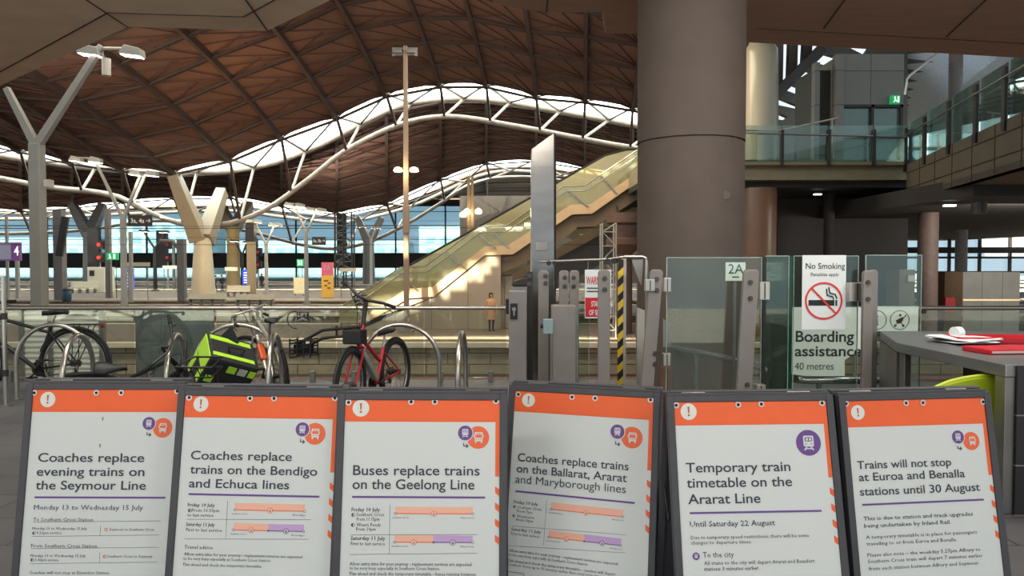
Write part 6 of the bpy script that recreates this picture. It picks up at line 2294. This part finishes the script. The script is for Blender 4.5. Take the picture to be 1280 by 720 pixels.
MB().box((at_x(109, 78), 78, PZ), (at_x(131, 78), 80, zpx(334, 78))).build('body', ivory, t, bevel=.05)
MB().box((at_x(112, 78), 77.95, zpx(345, 78)), (at_x(118, 78), 78, zpx(338, 78))).build('screen', dark_metal, t)
t = thing('litter_bin', 'small dark blue bin beside the thick grey post', 'bin', (at_x(83, 60), 60, PZ))
MB().lathe([(.3, PZ), (.34, PZ + .1), (.34, PZ + .85), (.28, PZ + .95)], (at_x(83, 60), 60, 0), 20).build('body', mat('bin_blue', '#24485c', .5), t, smooth=40)
MB().lathe([(.36, PZ + .85), (.36, PZ + .92), (.05, PZ + 1.05)], (at_x(83, 60), 60, 0), 20).build('lid', dark_metal, t, smooth=40)

# lattice mast cluster in front of the glazed wall
t = thing('lattice_mast', 'dark lattice mast left of the foot of the stairs', 'mast', (at_x(429, 96), 96, PZ))
xa, xb = at_x(419, 96), at_x(440, 96)
zt2 = zpx(266, 96)
m = MB()
for x in (xa, (xa + xb) / 2, xb):
    m.tube((x, 96, PZ), (x, 96, zt2), .12, 6)
    m.tube((x, 97.4, PZ), (x, 97.4, zt2), .1, 6)
m.build('upright', dark_metal, t)
m = MB()
z = PZ + .5
k = 0
while z < zt2 - .8:
    m.tube((xa, 96, z), (xb, 96, z), .06, 6)
    m.tube((xa if k % 2 else xb, 96, z), (xb if k % 2 else xa, 96, z + .9), .05, 6)
    m.tube(((xa + xb) / 2, 96, z + .9), (xb if k % 2 else xa, 96, z), .04, 6)
    z += .9
    k += 1
m.build('lacing', grey_paint, t)
MB().box((xa - .1, 97.6, zpx(338, 96)), (xa + .9, 98, zt2)).build('cable_duct', dark_wall, t)
t = thing('corrugated_hoarding', 'white corrugated hoarding beside the track behind the black bicycle', 'hoarding', (at_x(78, 25.5), 25.5, -2.6))
for px0, px1 in ((27, 62), (64, 127)):
    a0, a1 = at_x(px0, 25.5), at_x(px1, 25.5)
    m = MB()
    z = -2.4
    while z < zpx(391, 25.5):
        m.prism([(a0, 25.5, z), (a0, 25.46, z + .09), (a0, 25.5, z + .18), (a0, 25.55, z + .18), (a0, 25.55, z)], (a1 - a0, 0, 0))
        z += .18
    m.build('sheet', mat('hoarding_white', '#d2d6cf', .5, 0, .05, 1), t)
m = MB()
for px_ in (27, 63, 127):
    m.box((at_x(px_, 25.5) - .07, 25.4, -2.6), (at_x(px_, 25.5) + .07, 25.6, zpx(384, 25.5)))
m.build('post', steel_d, t)
MB().box((at_x(20, 25.5), 25.4, zpx(387, 25.5)), (at_x(134, 25.5), 25.6, zpx(383, 25.5))).build('top_bar', steel_d, t)
# overhead line gantries, thin wires
for d, py in ((40, 306), (58, 297), (85, 286)):
    t = thing('overhead_wire', {40: 'nearest pair of overhead wires above the tracks', 58: 'middle pair of overhead wires above the tracks', 85: 'farthest pair of overhead wires above the tracks'}[d], 'wire', (0, d, zpx(py, d)))
    for o in (0, .9):
        MB().path([(-60, d, zpx(py, d) + o), (-20, d, zpx(py, d) + o - .05 * (o > 0)), (14, d, zpx(py, d) + o)], .015, 5).build('wire', dark_metal, t)

# ------------------------------------------------------------------ people
skin_m = mat('skin', '#b98a6e', .6, 0, .05, 10)
def person(label, px, d, hgt, rz, coat, legs_m, hair_m, stride=.12, long_coat=False):
    k = hgt / 1.75
    x = at_x(px, d)
    root = thing('person', label, 'person', (x, d, PZ), rz)
    J = {'pel': (0, 0, .95), 'wa': (0, 0, 1.1), 'ch': (0, 0, 1.32), 'ne': (0, 0, 1.48), 'ns': (0, -.01, 1.55), 'hd': (0, -.02, 1.63), 'ht': (0, -.01, 1.71)}
    R_ = {'pel': .13, 'wa': .12, 'ch': .14, 'ne': .07, 'ns': .055, 'hd': .09, 'ht': .06}
    E_ = [('pel', 'wa'), ('wa', 'ch'), ('ch', 'ne'), ('ne', 'ns'), ('ns', 'hd'), ('hd', 'ht')]
    for s, n in ((-1, 'l'), (1, 'r')):
        st_ = s * stride
        J.update({n + 'hip': (s * .09, 0, .9), n + 'kn': (s * .095, -.04 + st_ * .6, .5), n + 'an': (s * .095, .02 + st_, .08), n + 'to': (s * .11, -.14 + st_, .035),
                  n + 'sh': (s * .18, 0, 1.42), n + 'el': (s * .23, .02 - st_ * .4, 1.14), n + 'wr': (s * .22, -.08 - st_ * .8, .9), n + 'pa': (s * .215, -.1 - st_ * .85, .84)})
        R_.update({n + 'hip': .095, n + 'kn': .06, n + 'an': .042, n + 'to': .035, n + 'sh': .065, n + 'el': .045, n + 'wr': .03, n + 'pa': .032})
        E_ += [('pel', n + 'hip'), (n + 'hip', n + 'kn'), (n + 'kn', n + 'an'), (n + 'an', n + 'to'), ('ch', n + 'sh'), (n + 'sh', n + 'el'), (n + 'el', n + 'wr'), (n + 'wr', n + 'pa')]
        for f in range(4):
            a, b = f'{n}f{f}a', f'{n}f{f}b'
            J[a] = (s * (.20 + .0), -.13 + .02 * f - st_ * .85, .80)
            J[b] = (s * (.185), -.135 + .02 * f - st_ * .85, .755 + .008 * abs(f - 1.4))
            R_[a], R_[b] = .009, .008
            E_ += [(n + 'pa', a), (a, b)]
        J[n + 'th'] = (s * .185, -.15 - st_ * .85, .82)
        R_[n + 'th'] = .01
        E_ += [(n + 'wr', n + 'th')]
    names = list(J)
    me = bpy.data.meshes.new('body')
    me.from_pydata([tuple(c * k for c in J[n]) for n in names], [(names.index(a), names.index(b)) for a, b in E_], [])
    o = bpy.data.objects.new('body', me)
    COL.objects.link(o)
    sk = o.modifiers.new('skin', 'SKIN')
    lay = me.skin_vertices[0].data if me.skin_vertices else None
    if lay is None:
        bm2 = bmesh.new()
        bm2.from_mesh(me)
        bm2.verts.layers.skin.verify()
        bm2.to_mesh(me)
        bm2.free()
        lay = me.skin_vertices[0].data
    for n, q in zip(names, lay):
        q.radius = (R_[n] * k, R_[n] * k)
    lay[0].use_root = True
    su = o.modifiers.new('smooth', 'SUBSURF')
    su.levels = su.render_levels = 1
    dg = bpy.context.evaluated_depsgraph_get()
    me2 = bpy.data.meshes.new_from_object(o.evaluated_get(dg))
    bpy.data.objects.remove(o)
    me2.materials.clear()
    for m in (skin_m, legs_m, coat):
        me2.materials.append(m)
    for p_ in me2.polygons:
        z = p_.center.z / k
        p_.material_index = 1 if z < .96 and abs(p_.center.x) < .17 * k else 0
        p_.use_smooth = True
    body = bpy.data.objects.new('body', me2)
    COL.objects.link(body)
    body.parent = root
    m = MB()
    hem = .55 if long_coat else .84
    prof = [(.2, hem), (.17, .95), (.155, 1.12), (.185, 1.3), (.17, 1.42), (.08, 1.5)]
    vs, fs = [], []
    for r, z in prof:
        for j in range(16):
            a = 2 * PI * j / 16
            vs.append(V((r * 1.08 * math.cos(a) * k, r * .78 * math.sin(a) * k, z * k)))
    for i in range(len(prof) - 1):
        for j in range(16):
            fs.append((i * 16 + j, i * 16 + (j + 1) % 16, (i + 1) * 16 + (j + 1) % 16, (i + 1) * 16 + j))
    m.add(vs, fs)
    for s, n in ((-1, 'l'), (1, 'r')):
        m.path([V(J[n + 'sh']) * k, V(J[n + 'el']) * k, (V(J[n + 'wr']) + V((0, 0, .02))) * k], [.078 * k, .06 * k, .045 * k], 10)
    m.build('coat', coat, root, smooth=60, local=True)
    m = MB()
    for i, (r, z) in enumerate(((.0, 1.775), (.07, 1.76), (.098, 1.7), (.1, 1.64), (.09, 1.58), (.07, 1.5 if long_coat else 1.56))):
        pass
    m.lathe([(.07 if long_coat else .085, 1.48 if long_coat else 1.58), (.1, 1.6), (.105, 1.68), (.08, 1.745), (.0001, 1.775)], (0, .035, 0), 16, M4.Scale(k, 3) if False else None)
    hair = m.build('hair', hair_m, root, smooth=60, local=True)
    hair.scale = (k, k, k)
    m = MB()
    m.cbox(V((-.035, -.107, 1.655)) * k, V((.02, .012, .012)) * k)
    m.cbox(V((.035, -.107, 1.655)) * k, V((.02, .012, .012)) * k)
    m.prism([V((-.01, -.105, 1.62)) * k, V((.01, -.105, 1.62)) * k, V((0, -.13, 1.62)) * k, V((0, -.105, 1.66)) * k], V((0, .01, 0)))
    m.cbox(V((0, -.105, 1.595)) * k, V((.045, .01, .01)) * k)
    m.build('face', hair_m, root, local=True)
    return root
dark_cloth = mat('dark_cloth', '#22242a', .8)
hair_d = mat('dark_hair', '#241b16', .7)
person('person with dark hair in a long tan coat and black boots under the stairs', 614, 32.9, 1.66, .3, mat('tan_coat', '#b98c68', .8, 0, .08, 10), dark_cloth, hair_d, .06, True)
person('person in dark clothes walking right of the conical column base', 277.5, 80, 1.78, 1.3, dark_cloth, dark_cloth, hair_d, .2)
person('person in dark clothes close to the conical column base', 269, 82, 1.7, -1.3, mat('dark_blue_cloth', '#2b303b', .8), dark_cloth, hair_d, .18)
person('distant person in dark clothes right of the dark sleeved post', 327, 92, 1.75, .5, mat('wine_cloth', '#3a2a2c', .8), dark_cloth, hair_d, .12)
